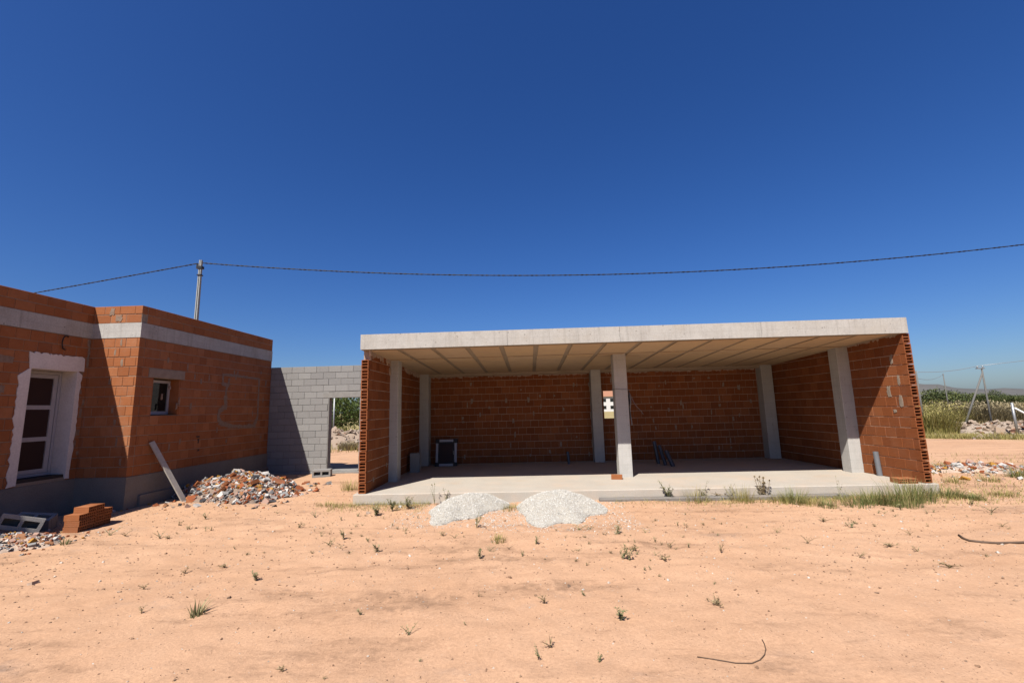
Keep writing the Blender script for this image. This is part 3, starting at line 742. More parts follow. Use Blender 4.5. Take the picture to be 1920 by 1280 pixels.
for (u, c) in ((0.66, 13.5), (0.55, 12.5), (0.72, 11.4), (0.50, 9.5), (0.62, 6.6), (0.70, 5.4), (0.78, 3.4), (0.9, 1.5)): smear(rp, WP, u + 0.13, Z0 + hc * c, random.uniform(0.03, 0.06), random.uniform(0.08, 0.18), 0.004)
for k in range(26):
    u = random.choice([random.uniform(1.5, 4.5), random.uniform(5.68, 5.8)]); smear(rp, WA, u, Z0 + hc * (random.randrange(1, 14) + 0.5), random.uniform(0.03, 0.07), random.uniform(0.08, 0.18), 0.004)
smear(rp, WA, 4.2, 2.70, 0.5, 0.14, 0.005); smear(rp, WP, 0.53, 3.85, 0.10, 0.15, 0.005); smear(rp, WP, 0.68, 3.70, 0.14, 0.14, 0.005)
rp.obj('mortar_patch', M_PATCH, house, off)['kind'] = 'stuff'
hk = MB(); hk.box((0, 0, 0), (0, 0, 0)) if False else None
smear(hk, WC, 1.9, 1.02, 0.05, 0.12, 0.003); smear(hk, WC, 1.88, 1.12, 0.12, 0.04, 0.003); smear(hk, WC, 1.93, 0.80, 0.06, 0.04, 0.003); hk.obj('hole_shade_patch', M_DARKIN, house, off)  # flat dark patches standing in for the shade inside small chased holes
cb = MB(); pts = []
for i in range(14):
    t = i / 13; a_ = math.radians(60 + 225 * t); pts.append(WA.p(5.28 + 0.10 * math.cos(a_), 3.12 + 0.14 * math.sin(a_), 0.01 + 0.05 * math.sin(math.pi * t)))
cb.tube(pts, 0.011, 6); cb.obj('cable_stub', M_CABLE, house, off)

# ------------------------------------------------------------------ utility poles and cable
up = tag(empty('utility_pole', (-8.68, 6.5, -0.2)), 'slim grey concrete utility pole rising behind the brick house', 'pole')
pm = MB(); pm.v = []
for (z0_, z1_, a0, a1) in ((0, 7.6, 0.07, 0.042),):
    for sx in (-1, 1):
        vs = []
        for z, r in ((z0_, a0), (z1_, a1)):
            for (dx, dy) in ((-0.35, -1), (0.35, -1), (0.35, 1), (-0.35, 1)): vs.append((sx * r * 0.68 + dx * r, dy * r, z))
        pm.add(vs, [(0, 1, 5, 4), (1, 2, 6, 5), (2, 3, 7, 6), (3, 0, 4, 7), (4, 5, 6, 7), (3, 2, 1, 0)])
pm.box((-0.03, -0.02, 0.0), (0.03, 0.02, 7.59)); pm.obj('pole_shaft', M_POLE, up)
pc = MB(); pc.box((-0.11, -0.07, 7.26), (0.09, 0.07, 7.36)); pc.box((-0.13, -0.05, 7.30), (-0.06, 0.03, 7.45)); pc.box((-0.075, -0.07, 7.0), (0.075, 0.07, 7.04)); pc.obj('cable_clamp', M_BLACK, up)
def cable(name, pts, label, r=0.015, tw=0.4):
    mb = MB(); P_ = [Vector(p) for p in pts]
    for ph in (0, math.pi):
        q = []; L = 0
        for i, p in enumerate(P_):
            if i: L += (p - P_[i - 1]).length
            a_ = L / tw * 2 * math.pi + ph; q.append(p + Vector((0, math.cos(a_), math.sin(a_))) * r * 0.9)
        mb.tube(q, r, 6)
    o = mb.obj(name, M_CABLE); tag(o, label, 'cable'); return o
ctrl = [(-8.6, 7.29), (-6.15, 7.05), (-2.12, 6.67), (2.97, 6.36), (7.56, 6.25), (13.19, 6.37), (16.88, 6.55), (20.89, 6.80)]
cf = np.polyfit([c[0] for c in ctrl], [c[1] for c in ctrl], 2)
cable('overhead_cable', [(x, 6.5, np.polyval(cf, x) + (7.29 - np.polyval(cf, -8.6)) * max(0, 1 - (x + 8.6) / 4)) for x in np.arange(-8.6, 31.0, 0.15)], 'thick black twisted overhead cable sagging across the sky right of the pole')
cable('overhead_cable', [(x, 6.5 + (-8.75 - x) * 0.1, 7.29 + (x + 8.75) * 0.102 + 0.0005 * (x + 8.75) ** 2) for x in np.arange(-34, -8.7, 0.15)], 'black overhead cable dropping left from the pole behind the house')

# ------------------------------------------------------------------ things lying and standing in the garage
def rotbox(mb, size, mat_, c=0.0, mi=0):
    a = tuple(-q / 2 for q in size); b = tuple(q / 2 for q in size)
    (mb.cbox(a, b, c, mi, mat_) if c else mb.box(a, b, mi, mat_))
# leaning white window unit with black corner guards
wu = tag(empty('window_unit', (0.98, 4.20, 0.0)), 'white framed window with black corners leaning against the back wall', 'window')
tilt = Matrix.Rotation(math.radians(-7), 4, 'X')
WW, WH = 0.62, 0.76
fr = MB()
for (sx, sz, lx, lz) in ((-1, 0, 0.07, WH), (1, 0, 0.07, WH)): rotbox(fr, (0.07, 0.06, WH), tilt @ Matrix.Translation((sx * (WW / 2 - 0.035), 0, WH / 2)), 0.006)
for z in (0.035, WH - 0.035): rotbox(fr, (WW - 0.14, 0.06, 0.07), tilt @ Matrix.Translation((0, 0, z)), 0.006)
fr.obj('frame', M_WHITE, wu)
sa = MB()
for sx in (-1, 1): rotbox(sa, (0.05, 0.05, WH - 0.14), tilt @ Matrix.Translation((sx * (WW / 2 - 0.095), 0.002, WH / 2)), 0.004)
for z in (0.095, WH - 0.095): rotbox(sa, (WW - 0.24, 0.05, 0.05), tilt @ Matrix.Translation((0, 0.002, z)), 0.004)
sa.obj('sash', M_BLACK, wu)
pn = MB(); rotbox(pn, (WW - 0.24, 0.012, WH - 0.24), tilt @ Matrix.Translation((0, 0.01, WH / 2))); pn.obj('pane', M_SHUTTER, wu)
for sx in (-1, 1):
    for sz in (0, 1):
        cg = MB(); rotbox(cg, (0.12, 0.085, 0.12), tilt @ Matrix.Translation((sx * (WW / 2 - 0.045), 0, 0.046 + sz * (WH - 0.092))), 0.012); cg.obj('corner_guard', M_BLACK, wu)
hn = MB(); rotbox(hn, (0.02, 0.05, 0.11), tilt @ Matrix.Translation((0.215, -0.045, WH / 2)), 0.004); hn.obj('handle', M_TIEWIRE, wu)

def hollow_block(mb, mat_, L=0.5, T=0.22, H=0.25):
    """two-core concrete block, cores vertical (local z)"""
    w_ = 0.062; q = MB()
    for y in (-T / 2 + w_ / 2, T / 2 - w_ / 2): q.cbox((-L / 2, y - w_ / 2, -H / 2), (L / 2, y + w_ / 2, H / 2), 0.003)
    w2 = 0.045
    for x in (-L / 2 + w2 / 2, 0, L / 2 - w2 / 2): q.box((x - w2 / 2, -T / 2 + w_, -H / 2 + 0.001), (x + w2 / 2, T / 2 - w_, H / 2 - 0.001))
    q.box((-L / 2 + w2, -T / 2 + w_, -H / 2 + 0.02), (L / 2 - w2, T / 2 - w_, -H / 2 + 0.04))
    mb.add([mat_ @ Vector(v) for v in q.v], q.f)
def put_block(loc, rot, label, group=None):
    mb = MB(); hollow_block(mb, Matrix.Identity(4)); o = mb.obj('concrete_block', M_BLOCK, None, loc); o.rotation_euler = rot
    return tag(o, label, 'block', group)
put_block((0.36, 3.05, 0.25), (0, math.radians(90), math.radians(8)), 'grey hollow concrete block standing by the left wall inside the garage')
rd = MB(); rd.tube([(0.42, 3.35, 0.0), (0.40, 3.5, 0.30), (0.30, 3.75, 0.72)], 0.012, 6); tag(rd.obj('wooden_stick', M_WOOD), 'thin pale stick leaning beside the block on the left garage wall', 'stick')
# pipe stubs
def pipe_thing(p0, p1, r, mat, label, cat='pipe', group=None):
    mb = MB(); d = Vector(p1) - Vector(p0); n = 14
    mb.tube([Vector((0, 0, 0)), d], r, n, cap=False); mb.tube([d * 1.0, Vector((0, 0, 0.01))], r * 0.86, n, cap=False)
    t = d.normalized(); a = t.cross(Vector((1, 0, 0))).normalized(); b = t.cross(a)
    ring = [d + (a * math.cos(k * 2 * math.pi / n) + b * math.sin(k * 2 * math.pi / n)) * rr for rr in (r, r * 0.86) for k in range(n)]
    mb.add(ring, [(k, (k + 1) % n, n + (k + 1) % n, n + k) for k in range(n)])
    o = mb.obj('pipe_stub', mat, None, p0); return tag(o, label, cat, group)
pipe_thing((6.99, 3.75, -0.01), (6.93, 3.85, 0.60), 0.05, M_DARKPIPE, 'dark plastic pipe stub nearest the back wall of three on the garage floor', group='dark pipe stubs on the garage floor')
pipe_thing((7.08, 3.40, -0.01), (7.00, 3.62, 0.50), 0.05, M_DARKPIPE, 'middle one of three dark pipe stubs rising from the garage floor', group='dark pipe stubs on the garage floor')
pipe_thing((7.20, 3.15, -0.01), (7.10, 3.36, 0.38), 0.055, M_DARKPIPE, 'frontmost and shortest of three dark pipe stubs on the garage floor', group='dark pipe stubs on the garage floor')
pipe_thing((10.86, 0.98, -0.01), (10.835, 0.98, 0.50), 0.05, M_GREYPIPE, 'grey plastic pipe standing beside the right front column')
pipe_thing((4.55, 4.1, -0.01), (4.52, 4.15, 0.34), 0.04, M_DARKPIPE, 'short dark pipe stub near the middle back column')
# conduits and tie wire on the middle column
cw_ = tag(empty('conduit_bundle', (5.83, 1.5, 1.3)), 'bundle of corrugated conduits tied to the middle column', 'conduit')
for k, (x, z0_, z1_) in enumerate(((5.80, 1.30, 1.98), (5.83, 1.15, 1.92), (5.815, 1.45, 1.85))):
    mb = MB(); L = z1_ - z0_; mb.tube([Vector((x - 5.83 + 0.012 * math.sin(t * 9 + k), 0.02 * k + 0.05 + 0.02 * math.sin(7 * t), z0_ - 1.3 + L * t)) for t in np.linspace(0, 1, 22)], [0.014 if i % 2 else 0.011 for i in range(22)], 7); mb.obj('conduit', M_TIEWIRE if k == 1 else M_BLACK, cw_)
mb = MB(); mb.tube([Vector((0.0, 0.05, 0.60)), Vector((0.05, 0.04, 0.45)), Vector((0.12, 0.02, 0.30)), Vector((0.22, 0.0, 0.18)), Vector((0.27, 0, 0.10))], 0.005, 5); mb.obj('loose_wire', M_TIEWIRE, cw_)
mb = MB(); lp = [(5.462, CY - 0.006, 2.0), (5.62, CY - 0.009, 1.985), (5.778, CY - 0.006, 1.975), (5.84, CY + 0.06, 1.97), (5.778, CYE + 0.006, 1.985), (5.62, CYE + 0.008, 1.99), (5.462, CYE + 0.006, 2.0), (5.462, CY - 0.006, 2.0)]
mb.tube([Vector(p) - Vector((5.83, 1.5, 1.3)) for p in lp], 0.006, 6); mb.obj('tie_wire', M_TIEWIRE, cw_)

# bricks lying about (hollow, holes along local x)
HB_MESH = holed(0.24, 0.155, 0.09, 4, 2, (-1, 1), 0.010, 0.10).mesh('hollow_brick', M_BRICK_H)
HB_BIG = holed(0.24, 0.14, 0.19, 2, 4, (-1, 1), 0.012, 0.10).mesh('hollow_brick', M_BRICK_G)
def put_brick(me_, loc, rot, label, group=None):
    o = link('hollow_brick', me_, None, loc); o.rotation_euler = rot; return tag(o, label, 'brick', group)
put_brick(HB_MESH, (5.36, 1.24, 0.046), (0, 0, math.radians(-12)), 'single red brick lying at the foot of the middle column')
put_brick(HB_MESH, (10.74, 0.10, 0.046), (0, 0, math.radians(92)), 'red hollow brick lying flat at the inner foot of the right garage wall')
put_brick(HB_MESH, (10.56, 0.11, 0.046), (0, 0, math.radians(88)), 'red hollow brick lying flat nearer the garage middle, holes towards the viewer')

# ------------------------------------------------------------------ brick stack, blocks and plank by the house
SX, SY = -4.03, -1.74
sroot_rot = math.radians(5)
Rz = Matrix.Rotation(sroot_rot, 4, 'Z'); gz0 = gz(SX, SY)
k = 0
for row in range(4):
    for lay in range(4):
        if lay == 3 and row == 0: continue
        if lay == 3 and row == 3: continue
        p = Rz @ Vector((0.008 * (lay % 2) + random.uniform(-.012, .012), row * 0.162 + random.uniform(-.004, .004), 0.046 + lay * 0.093))
        pos = ('top' if lay == 3 else 'bottom' if lay == 0 else 'second' if lay == 1 else 'third')
        rw = ('front', 'second', 'third', 'rear')[row]
        put_brick(HB_MESH, (SX + p.x, SY + p.y, gz0 + p.z - 0.008), (0, 0, sroot_rot + random.uniform(-.03, .03)),
                  'hollow red brick, %s layer, %s row of the stack beside the house' % (pos, rw), 'hollow bricks stacked beside the house')
bl0 = Vector((-4.70, -2.05, 0))
ax_x = Vector((0.66, 0.69, -0.34)).normalized(); ax_z = Vector((0.70, -0.68, 0.12)); ax_z = (ax_z - ax_x * ax_z.dot(ax_x)).normalized(); ax_y = ax_z.cross(ax_x)
brot = Matrix((ax_x, ax_y, ax_z)).transposed().to_euler()
put_block((-4.52, -2.12, 0.03), brot, 'pale hollow concrete block tilted on the rubble at the left edge', 'hollow blocks on the rubble at the left edge')
put_block((-4.85, -1.62, -0.08), (math.radians(20), math.radians(8), math.radians(20)), 'grey hollow concrete block behind the tilted one in the house shade', 'hollow blocks on the rubble at the left edge')
pk = MB(); p0 = Vector((-4.04, 0.64, gz(-4.04, 0.64) - 0.03)); p1 = Vector((-4.615, 0.30, 1.10))
d = (p1 - p0); L = d.length; d.normalize(); sdir = Vector((0.25, 1, 0.0)); sdir = (sdir - d * sdir.dot(d)).normalized(); nn = d.cross(sdir)
mm = Matrix((sdir, nn, d)).transposed().to_4x4(); mm.translation = (p0 + p1) / 2 - p0
pk.cbox((-0.055, -0.016, -L / 2), (0.055, 0.016, L / 2), 0.003, 0, mm); tag(pk.obj('wooden_plank', M_WOOD, None, p0), 'weathered grey plank leaning against the brick house wall', 'plank')
put_block((-2.62, 4.05, gz(-2.62, 4.05) + 0.10), (math.radians(90), 0, math.radians(12)), 'grey concrete block lying on its side before the doorway')

# ------------------------------------------------------------------ heaps
def chunk(mb, c, s, flat_=1.0):
    rot = Matrix.Rotation(random.uniform(0, 6.28), 4, 'Z') @ Matrix.Rotation(random.uniform(-0.9, 0.9), 4, 'X') @ Matrix.Rotation(random.uniform(-0.9, 0.9), 4, 'Y')
    a = [s * random.uniform(0.5, 1.0), s * random.uniform(0.35, 0.9), s * random.uniform(0.15, 0.5) * flat_]
    vs = []
    for x in (-1, 1):
        for y in (-1, 1):
            for z in (-1, 1): vs.append(Vector(c) + rot @ Vector((x * a[0] * random.uniform(0.7, 1), y * a[1] * random.uniform(0.7, 1), z * a[2] * random.uniform(0.7, 1))))
    mb.add(vs, [(0, 1, 3, 2), (4, 6, 7, 5), (0, 4, 5, 1), (2, 3, 7, 6), (0, 2, 6, 4), (1, 5, 7, 3)])
def heap_fn(cx, cy, rx, ry, h, seed, rot=0.0, powr=1.0):
    ca, sa_ = math.cos(rot), math.sin(rot)
    def f(x, y):
        x = np.asarray(x, float); y = np.asarray(y, float)
        u = ((x - cx) * ca + (y - cy) * sa_) / rx; v = (-(x - cx) * sa_ + (y - cy) * ca) / ry
        a = np.arctan2(v, u); r = np.sqrt(u * u + v * v) / (1 + 0.13 * np.sin(3 * a + seed) + 0.08 * np.sin(7 * a + 2 * seed))
        base = np.clip(1 - r ** 2, 0, None) ** powr
        return h * base * (1 + 0.35 * vnoise(x * 3 + 60 + seed, y * 3 + 60, seed + 11)) - 0.015 * (r > 0.97)
    return f
def heap(name, f, cx, cy, ext, mats, n_st, smin, smax, label, cat, piece, stone_mat, scatter=1.05, res=44, stray=0.05):
    g = np.linspace(-ext, ext, res); Xh, Yh = np.meshgrid(g + cx, g + cy); hz = f(Xh, Yh); gzz = ground_z(Xh, Yh)
    z = gzz + hz - 0.02 * (hz <= 0.002); base = (cx, cy, gz(cx, cy))
    vs = [(Xh[i, j] - base[0], Yh[i, j] - base[1], z[i, j] - base[2]) for i in range(res) for j in range(res)]
    fs = [(i * res + j, i * res + j + 1, (i + 1) * res + j + 1, (i + 1) * res + j) for i in range(res - 1) for j in range(res - 1) if max(hz[i, j], hz[i + 1, j], hz[i, j + 1], hz[i + 1, j + 1]) > 0.0]
    root = tag(empty(name, base), label, cat)
    MB().add(vs, fs, 0, True).obj('heap_core', mats, root)
    sm_ = MB(); k = 0; tries = 0
    cand = np.random.default_rng(n_st).uniform(-ext * scatter, ext * scatter, (n_st * 12, 2)) + (cx, cy)
    for (x, y), h in zip(cand.tolist(), f(cand[:, 0], cand[:, 1]).tolist()):
        if k >= n_st: break
        if h < 0.004 and random.random() > stray: continue
        if -0.1 < x < 11.3 and y > -0.07: continue
        s = random.uniform(smin, smax) * (0.6 + 0.8 * random.random() ** 3)
        chunk(sm_, (x - base[0], y - base[1], gz(x, y) + max(h, 0) + s * 0.15 - base[2]), s, 1.0); k += 1
    o = sm_.obj(piece, stone_mat, root); o['kind'] = 'stuff'
    return root
f1 = heap_fn(2.24, -0.32, 0.70, 1.30, 0.205, 1, -0.08, 1.0); heap('gravel_heap', f1, 2.24, -0.80, 1.1, M_GRAVELBED, 9500, 0.005, 0.0125, 'left and smaller of two white gravel heaps before the garage slab', 'gravel heap', 'gravel', M_GRAVEL, 1.0, 60, 0.10)
f2 = heap_fn(3.90, -0.38, 0.78, 1.55, 0.215, 2, 0.06, 1.0); heap('gravel_heap', f2, 3.90, -1.0, 1.25, M_GRAVELBED, 12500, 0.005, 0.0125, 'right and larger of two white gravel heaps before the garage slab', 'gravel heap', 'gravel', M_GRAVEL, 1.0, 60, 0.10)
f3 = heap_fn(-3.20, 1.25, 1.50, 0.98, 0.47, 4, -0.22, 1.2); heap('rubble_heap', f3, -3.20, 1.25, 1.6, M_RUBBED, 1900, 0.026, 0.085, 'mixed heap of broken brick and plaster beside the brick house', 'rubble heap', 'rubble', M_RUBBLE, 1.0, 50)
f4 = heap_fn(-4.35, -2.55, 0.75, 0.6, 0.14, 7); heap('rubble_heap', f4, -4.35, -2.55, 0.95, M_MORTAR, 800, 0.02, 0.05, 'low grey rubble pile under the tilted block at the left edge', 'rubble heap', 'rubble', M_RUBBLE, 1.0, 30)
pr = G(1835, 882); f5 = heap_fn(pr.x, pr.y, 1.3, 0.55, 0.14, 5); heap('rubble_heap', f5, pr.x, pr.y, 1.6, M_MORTAR, 520, 0.03, 0.085, 'flat scatter of broken concrete and brick right of the garage', 'rubble heap', 'rubble', M_RUBBLE, 1.0, 24)
f6 = heap_fn(28.5, 14.6, 6.2, 1.9, 0.42, 6, -0.75); heap('stone_mound', f6, 28.5, 14.6, 6.5, M_STONE, 900, 0.08, 0.26, 'low tan stone mound in the field right of the garage', 'stone mound', 'stones', M_STONE, 1.0, 30)
f7 = heap_fn(-7.4, 15.5, 3.0, 2.0, 0.85, 8, 0.2); heap('stone_mound', f7, -7.4, 15.5, 3.4, M_STONE, 700, 0.06, 0.17, 'earth and stone mound seen through the block wall doorway', 'stone mound', 'stones', M_STONE, 1.0, 30)
# larger fragments one can pick out
def fragment(u, v, size, mat, label, cat='brick fragment', lift=0.0, group=None, name='brick_fragment'):
    p = GP(u, v); mb = MB(); random.seed(int(u * 7 + v)); s = size
    vs = [Vector((x * s * random.uniform(0.4, 0.5), y * s * random.uniform(0.28, 0.36), z * s * random.uniform(0.14, 0.22))) for x in (-1, 1) for y in (-1, 1) for z in (-1, 1)]
    mb.add(vs, [(0, 1, 3, 2), (4, 6, 7, 5), (0, 4, 5, 1), (2, 3, 7, 6), (0, 2, 6, 4), (1, 5, 7, 3)])
    o = mb.obj(name, mat, None, (p.x, p.y, p.z + s * 0.12 + lift)); o.rotation_euler = (random.uniform(-.3, .3), random.uniform(-.3, .3), random.uniform(0, 3)); tag(o, label, cat, group)
    return o
fragment(75, 1007, 0.22, M_FRAG, 'red brick fragment in front of the tilted concrete block')
fragment(98, 1004, 0.14, M_FRAG, 'small red brick fragment between tilted block and brick stack')
fragment(62, 1012, 0.2, M_MORTAR, 'pink plaster lump lying before the tilted concrete block', 'plaster lump', name='plaster_lump')
fragment(8, 1030, 0.2, M_FRAG, 'dark red brick fragment at the far left edge of the sand')
fragment(575, 905, 0.16, M_FRAG, 'flat brown brick fragment right of the rubble heap')
fragment(560, 893, 0.14, M_MORTAR, 'pale stone near the foot of the block wall shadow', 'stone', name='stone')
fragment(690, 962, 0.10, M_MORTAR, 'pale lump beside the left corner of the garage slab', 'stone', name='stone')
o = fragment(490, 925, 0.30, M_FRAG, 'large red brick piece on the right flank of the rubble heap'); o.location = (-2.35, 1.25, -0.2 + float(f3(np.array([-2.35]), np.array([1.25]))[0]) + 0.07); o.rotation_euler = (0.5, 0.4, 0.6)
fragment(62, 1094, 0.09, M_MORTAR, 'pale pebble on the grey patch at lower left', 'stone', name='stone')
fragment(750, 951, 0.09, M_WHITEWALL, 'small white plaster scrap among weeds by the slab', 'plaster lump', name='plaster_lump')
random.seed(21)

for k in range(12):
    x, y = -3.2 + random.uniform(-1.15, 1.1), 1.2 + random.uniform(-0.75, 0.5)
    hh = max(0.0, float(f3(np.array([x]), np.array([y]))[0])); o = link('broken_brick', HB_MESH, None, (x, y, gz(x, y) + hh + 0.03)); o.scale = (random.uniform(0.45, 0.9), random.uniform(0.6, 0.9), random.uniform(0.6, 0.9))
    o.rotation_euler = (random.uniform(-0.8, 0.8), random.uniform(-0.6, 0.6), random.uniform(0, 6.28)); tag(o, 'broken red hollow brick lying on the rubble heap beside the house', 'brick', 'broken bricks on the rubble heap')
# pebbles scattered through the sand
pb = MB(); cnt = 0
while cnt < 13000:
    x = random.uniform(-5.5, 13.5); y = random.uniform(-6.6, 1.6)
    q = proj(Vector((x, y, -0.2)))
    if not q or not (-20 < q[0] < 1940 and 800 < q[1] < 1300): continue
    if -0.1 < x < 11.4 and y > -0.1: continue
    if x < -4.6 and y > -0.2: continue
    s = 0.004 + 0.011 * random.random() ** 4 + (0.012 if random.random() < 0.02 else 0)
    if y < -4.5: s *= 0.7
    chunk(pb, (x, y, gz(x, y) + s * 0.1), s, 1.3); cnt += 1
tag(pb.obj('pebbles', M_PEBBLE), 'tiny stones and clods strewn over the sand', 'pebbles', kind='stuff')

# ------------------------------------------------------------------ plants
def blade(mb, base, h, lean, az, wd, curve=0.5, mi=0, seg=3):
    dirv = Vector((math.cos(az), math.sin(az), 0)); side = Vector((-math.sin(az), math.cos(az), 0))
    vs = []
    for i in range(seg + 1):
        t = i / seg; off_ = lean * h * (t ** (1 + curve)); z = h * t * (1 - 0.25 * lean * t)
        c = Vector(base) + dirv * off_ + Vector((0, 0, z)); ww = wd * (1 - t) ** 0.7 + 0.0006
        vs += [c - side * ww / 2, c + side * ww / 2]
    mb.add(vs, [(2 * i, 2 * i + 1, 2 * i + 3, 2 * i + 2) for i in range(seg)], mi)
def leafq(mb, c, az, el, L, wd, mi=0):
    d = Vector((math.cos(az) * math.cos(el), math.sin(az) * math.cos(el), math.sin(el))); s = Vector((-math.sin(az), math.cos(az), 0)) * wd / 2
    c = Vector(c); mb.add([c, c + d * L * 0.5 + s, c + d * L, c + d * L * 0.5 - s], [(0, 1, 2, 3)], mi)
def tuft(n, h, spread, wd, lean=0.6):
    mb = MB()
    for _ in range(n):
        a = random.uniform(0, 6.283); r = spread * math.sqrt(random.random())
        blade(mb, (r * math.cos(a), r * math.sin(a), -0.01), h * random.uniform(0.45, 1.05), random.uniform(0.1, lean), a + random.uniform(-0.8, 0.8), wd * random.uniform(0.6, 1.3))
    return mb
def sprig(h, n=4, leaves=8, spread=0.5, leafL=0.03, droop=False):
    mb = MB()
    for k in range(n):
        az = random.uniform(0, 6.283); ln = random.uniform(0.15, spread); hh = h * random.uniform(0.55, 1.05)
        P_ = [Vector((math.cos(az) * ln * hh * t ** 1.4, math.sin(az) * ln * hh * t ** 1.4, hh * t * (1 - (0.3 * t if droop else 0)))) for t in np.linspace(0, 1, 5)]
        mb.tube(P_, [0.0028, 0.0026, 0.0022, 0.0018, 0.001], 4, cap=False, smooth=False)
        for j in range(leaves):
            t = random.uniform(0.15, 1.0); i = min(3, int(t * 4)); c = P_[i].lerp(P_[i + 1], t * 4 - i)
            leafq(mb, c, random.uniform(0, 6.28), random.uniform(-0.3, 0.9), leafL * random.uniform(0.6, 1.3), leafL * 0.42)
    return mb
def thistle(h):
    mb = MB()
    for k in range(9):
        az = random.uniform(0, 6.283); r = random.uniform(0, 0.10); hh = h * random.uniform(0.7, 1.05)
        b0 = Vector((math.cos(az) * r * 0.5, math.sin(az) * r * 0.5, 0)); b1 = Vector((math.cos(az) * (r + 0.03), math.sin(az) * (r + 0.03), hh))
        mb.tube([b0, b0.lerp(b1, .5), b1], 0.004, 4, smooth=False)
        for j in range(24):
            c = b0.lerp(b1, random.uniform(0.05, 1)); leafq(mb, c, random.uniform(0, 6.28), random.uniform(-0.4, 0.8), random.uniform(0.03, 0.06), 0.02)
        for j in range(10): leafq(mb, b1, random.uniform(0, 6.28), random.uniform(-0.2, 1.4), 0.04, 0.022)
    return mb
def plant(u, v, mb, mat, label, group=None, name='weed', cat='weed', p=None):
    p = p or GP(u, v); o = mb.obj(name, mat, None, p); o.rotation_euler = (0, 0, 0)
    return tag(o, label, cat, group)

# weeds on the open sand (each where it stands)
big = [
 (370, 1150, 'g', 0.16, 'spiky dark green weed on the sand at lower left'),
 (122, 1022, 'g', 0.11, 'small olive weed in front of the brick stack'),
 (900, 1048, 'w', 0.12, 'small green weed with dry side stalks below the left gravel heap'),
 (935, 1016, 'y', 0.13, 'bushy yellow-green tuft between the gravel heaps, out on the sand'),
 (893, 990, 'w', 0.24, 'grey-green weed at the front edge of the left gravel heap'),
 (645, 1010, 'w', 0.16, 'grey-green sprig on the sand before the garage left corner'),
 (707, 1036, 'w', 0.12, 'upright thin sprig below the left corner of the slab'),
 (1352, 1036, 'd', 0.22, 'tallest dry V-shaped sprig on the sand right of centre'),
 (1515, 1018, 'd', 0.15, 'arched dry sprig on the sand below the right grass'),
 (1180, 1052, 'w', 0.18, 'leafy sprig with dry stalks below the middle column'),
 (1545, 977, 'k', 0.10, 'flat dark weed clump on sand before the right grass'),
 (1158, 1000, 'w', 0.15, 'thin upright sprig right of the larger gravel heap'),
 (1022, 1132, 'd', 0.13, 'dry branching sprig on the sand in the lower middle'),
 (1165, 1160, 'w', 0.12, 'small green and brown sprig in the lower middle sand'),
 (1032, 1212, 'd', 0.12, 'upright dry sprig close to the bottom edge'),
 (1706, 1000, 'd', 0.12, 'bent dry stalk on the sand before the right wall'),
 (1669, 1022, 'k', 0.07, 'dark crescent-shaped dead weed lying on the right sand'),
 (1612, 1044, 'd', 0.11, 'lone thin stalk on the right part of the sand'),
 (1345, 1133, 'k', 0.08, 'small dark crawling weed right of the lower middle'),
 (1781, 1062, 'k', 0.07, 'little dark tuft on the sand below the black hose'),
 (265, 1150, 'd', 0.10, 'dry sprig left of the spiky green weed'),
 (270, 1103, 'd', 0.10, 'flattened dry sprig above the spiky green weed'),
 (480, 1087, 'w', 0.11, 'small grey-green sprig right of the spiky weed'),
 (347, 1075, 'd', 0.09, 'tiny forked dry sprig below the rubble heap'),
 (1457, 999, 'd', 0.11, 'open forked dry sprig below the brown thistle'),
 (1245, 1050, 'k', 0.08, 'small dark sprig right of the leafy one'),
]
for (u, v, ty, h, lb) in big:
    random.seed(int(u * 3 + v))
    if ty == 'g': mb = tuft(34, h, 0.06, 0.014, 0.95); mat = M_WEED
    elif ty == 'y': mb = tuft(90, h, 0.11, 0.006, 0.8); mat = M_YGRASS
    elif ty == 'w': mb = sprig(h, 5, 12, 0.7, 0.034); mat = M_WEED
    elif ty == 'd': mb = sprig(h, 5, 4, 1.1, 0.025, True); mat = M_DRY
    else: mb = sprig(h, 9, 7, 2.2, 0.028, True); mat = M_DRY
    plant(u, v, mb, mat, lb)
# little nameless sprigs
random.seed(5)
small = [(422, 1064), (495, 1036), (582, 1002), (638, 1028), (530, 1256), (607, 1268), (787, 1234), (872, 1172), (767, 1189), (897, 1118), (675, 1155), (980, 1042), (1022, 1048), (1159, 978), (1095, 1115), (440, 1030), (462, 1040), (545, 1010), (560, 990), (615, 985), (655, 1040), (690, 1015), (735, 985), (760, 1000), (830, 1005), (870, 1010), (925, 1035), (955, 1030), (1005, 1020), (1060, 1010), (1100, 1060), (1210, 1000), (1280, 1010), (1235, 1080), (1320, 985), (1400, 990), (1475, 1030), (1590, 975), (1640, 985), (1740, 985), (1720, 1030), (1860, 960), (1890, 990), (1010, 1230), (1125, 1235), (300, 1010), (205, 1005), (335, 985), (385, 975), (520, 965), (600, 965), (640, 975), (590, 945), (1270, 985), (1850, 1040), (1340, 1095)]
while len(small) < 190:
    if len(small) % 5 == 0 or len(small) < 60: cl = random.choice([(640, 1000), (600, 975), (480, 1045), (700, 1000), (880, 1020), (940, 1005), (1170, 1035), (1240, 1030), (1350, 1030), (1300, 975), (1450, 975), (1640, 965), (1100, 1000), (1000, 1060), (330, 1000), (760, 970), (1800, 955)])
    u, v = random.gauss(cl[0], 45), random.gauss(cl[1], 14)
    p = G(u, v)
    if v > 1270 or (p.y > -0.15 and -0.2 < p.x < 11.5) or (p.x < -4.2 and p.y > -2.3): continue
    if float(f1(p.x, p.y)) > 0 or float(f2(p.x, p.y)) > 0 or float(f3(p.x, p.y)) > 0: continue
    small.append((u, v))
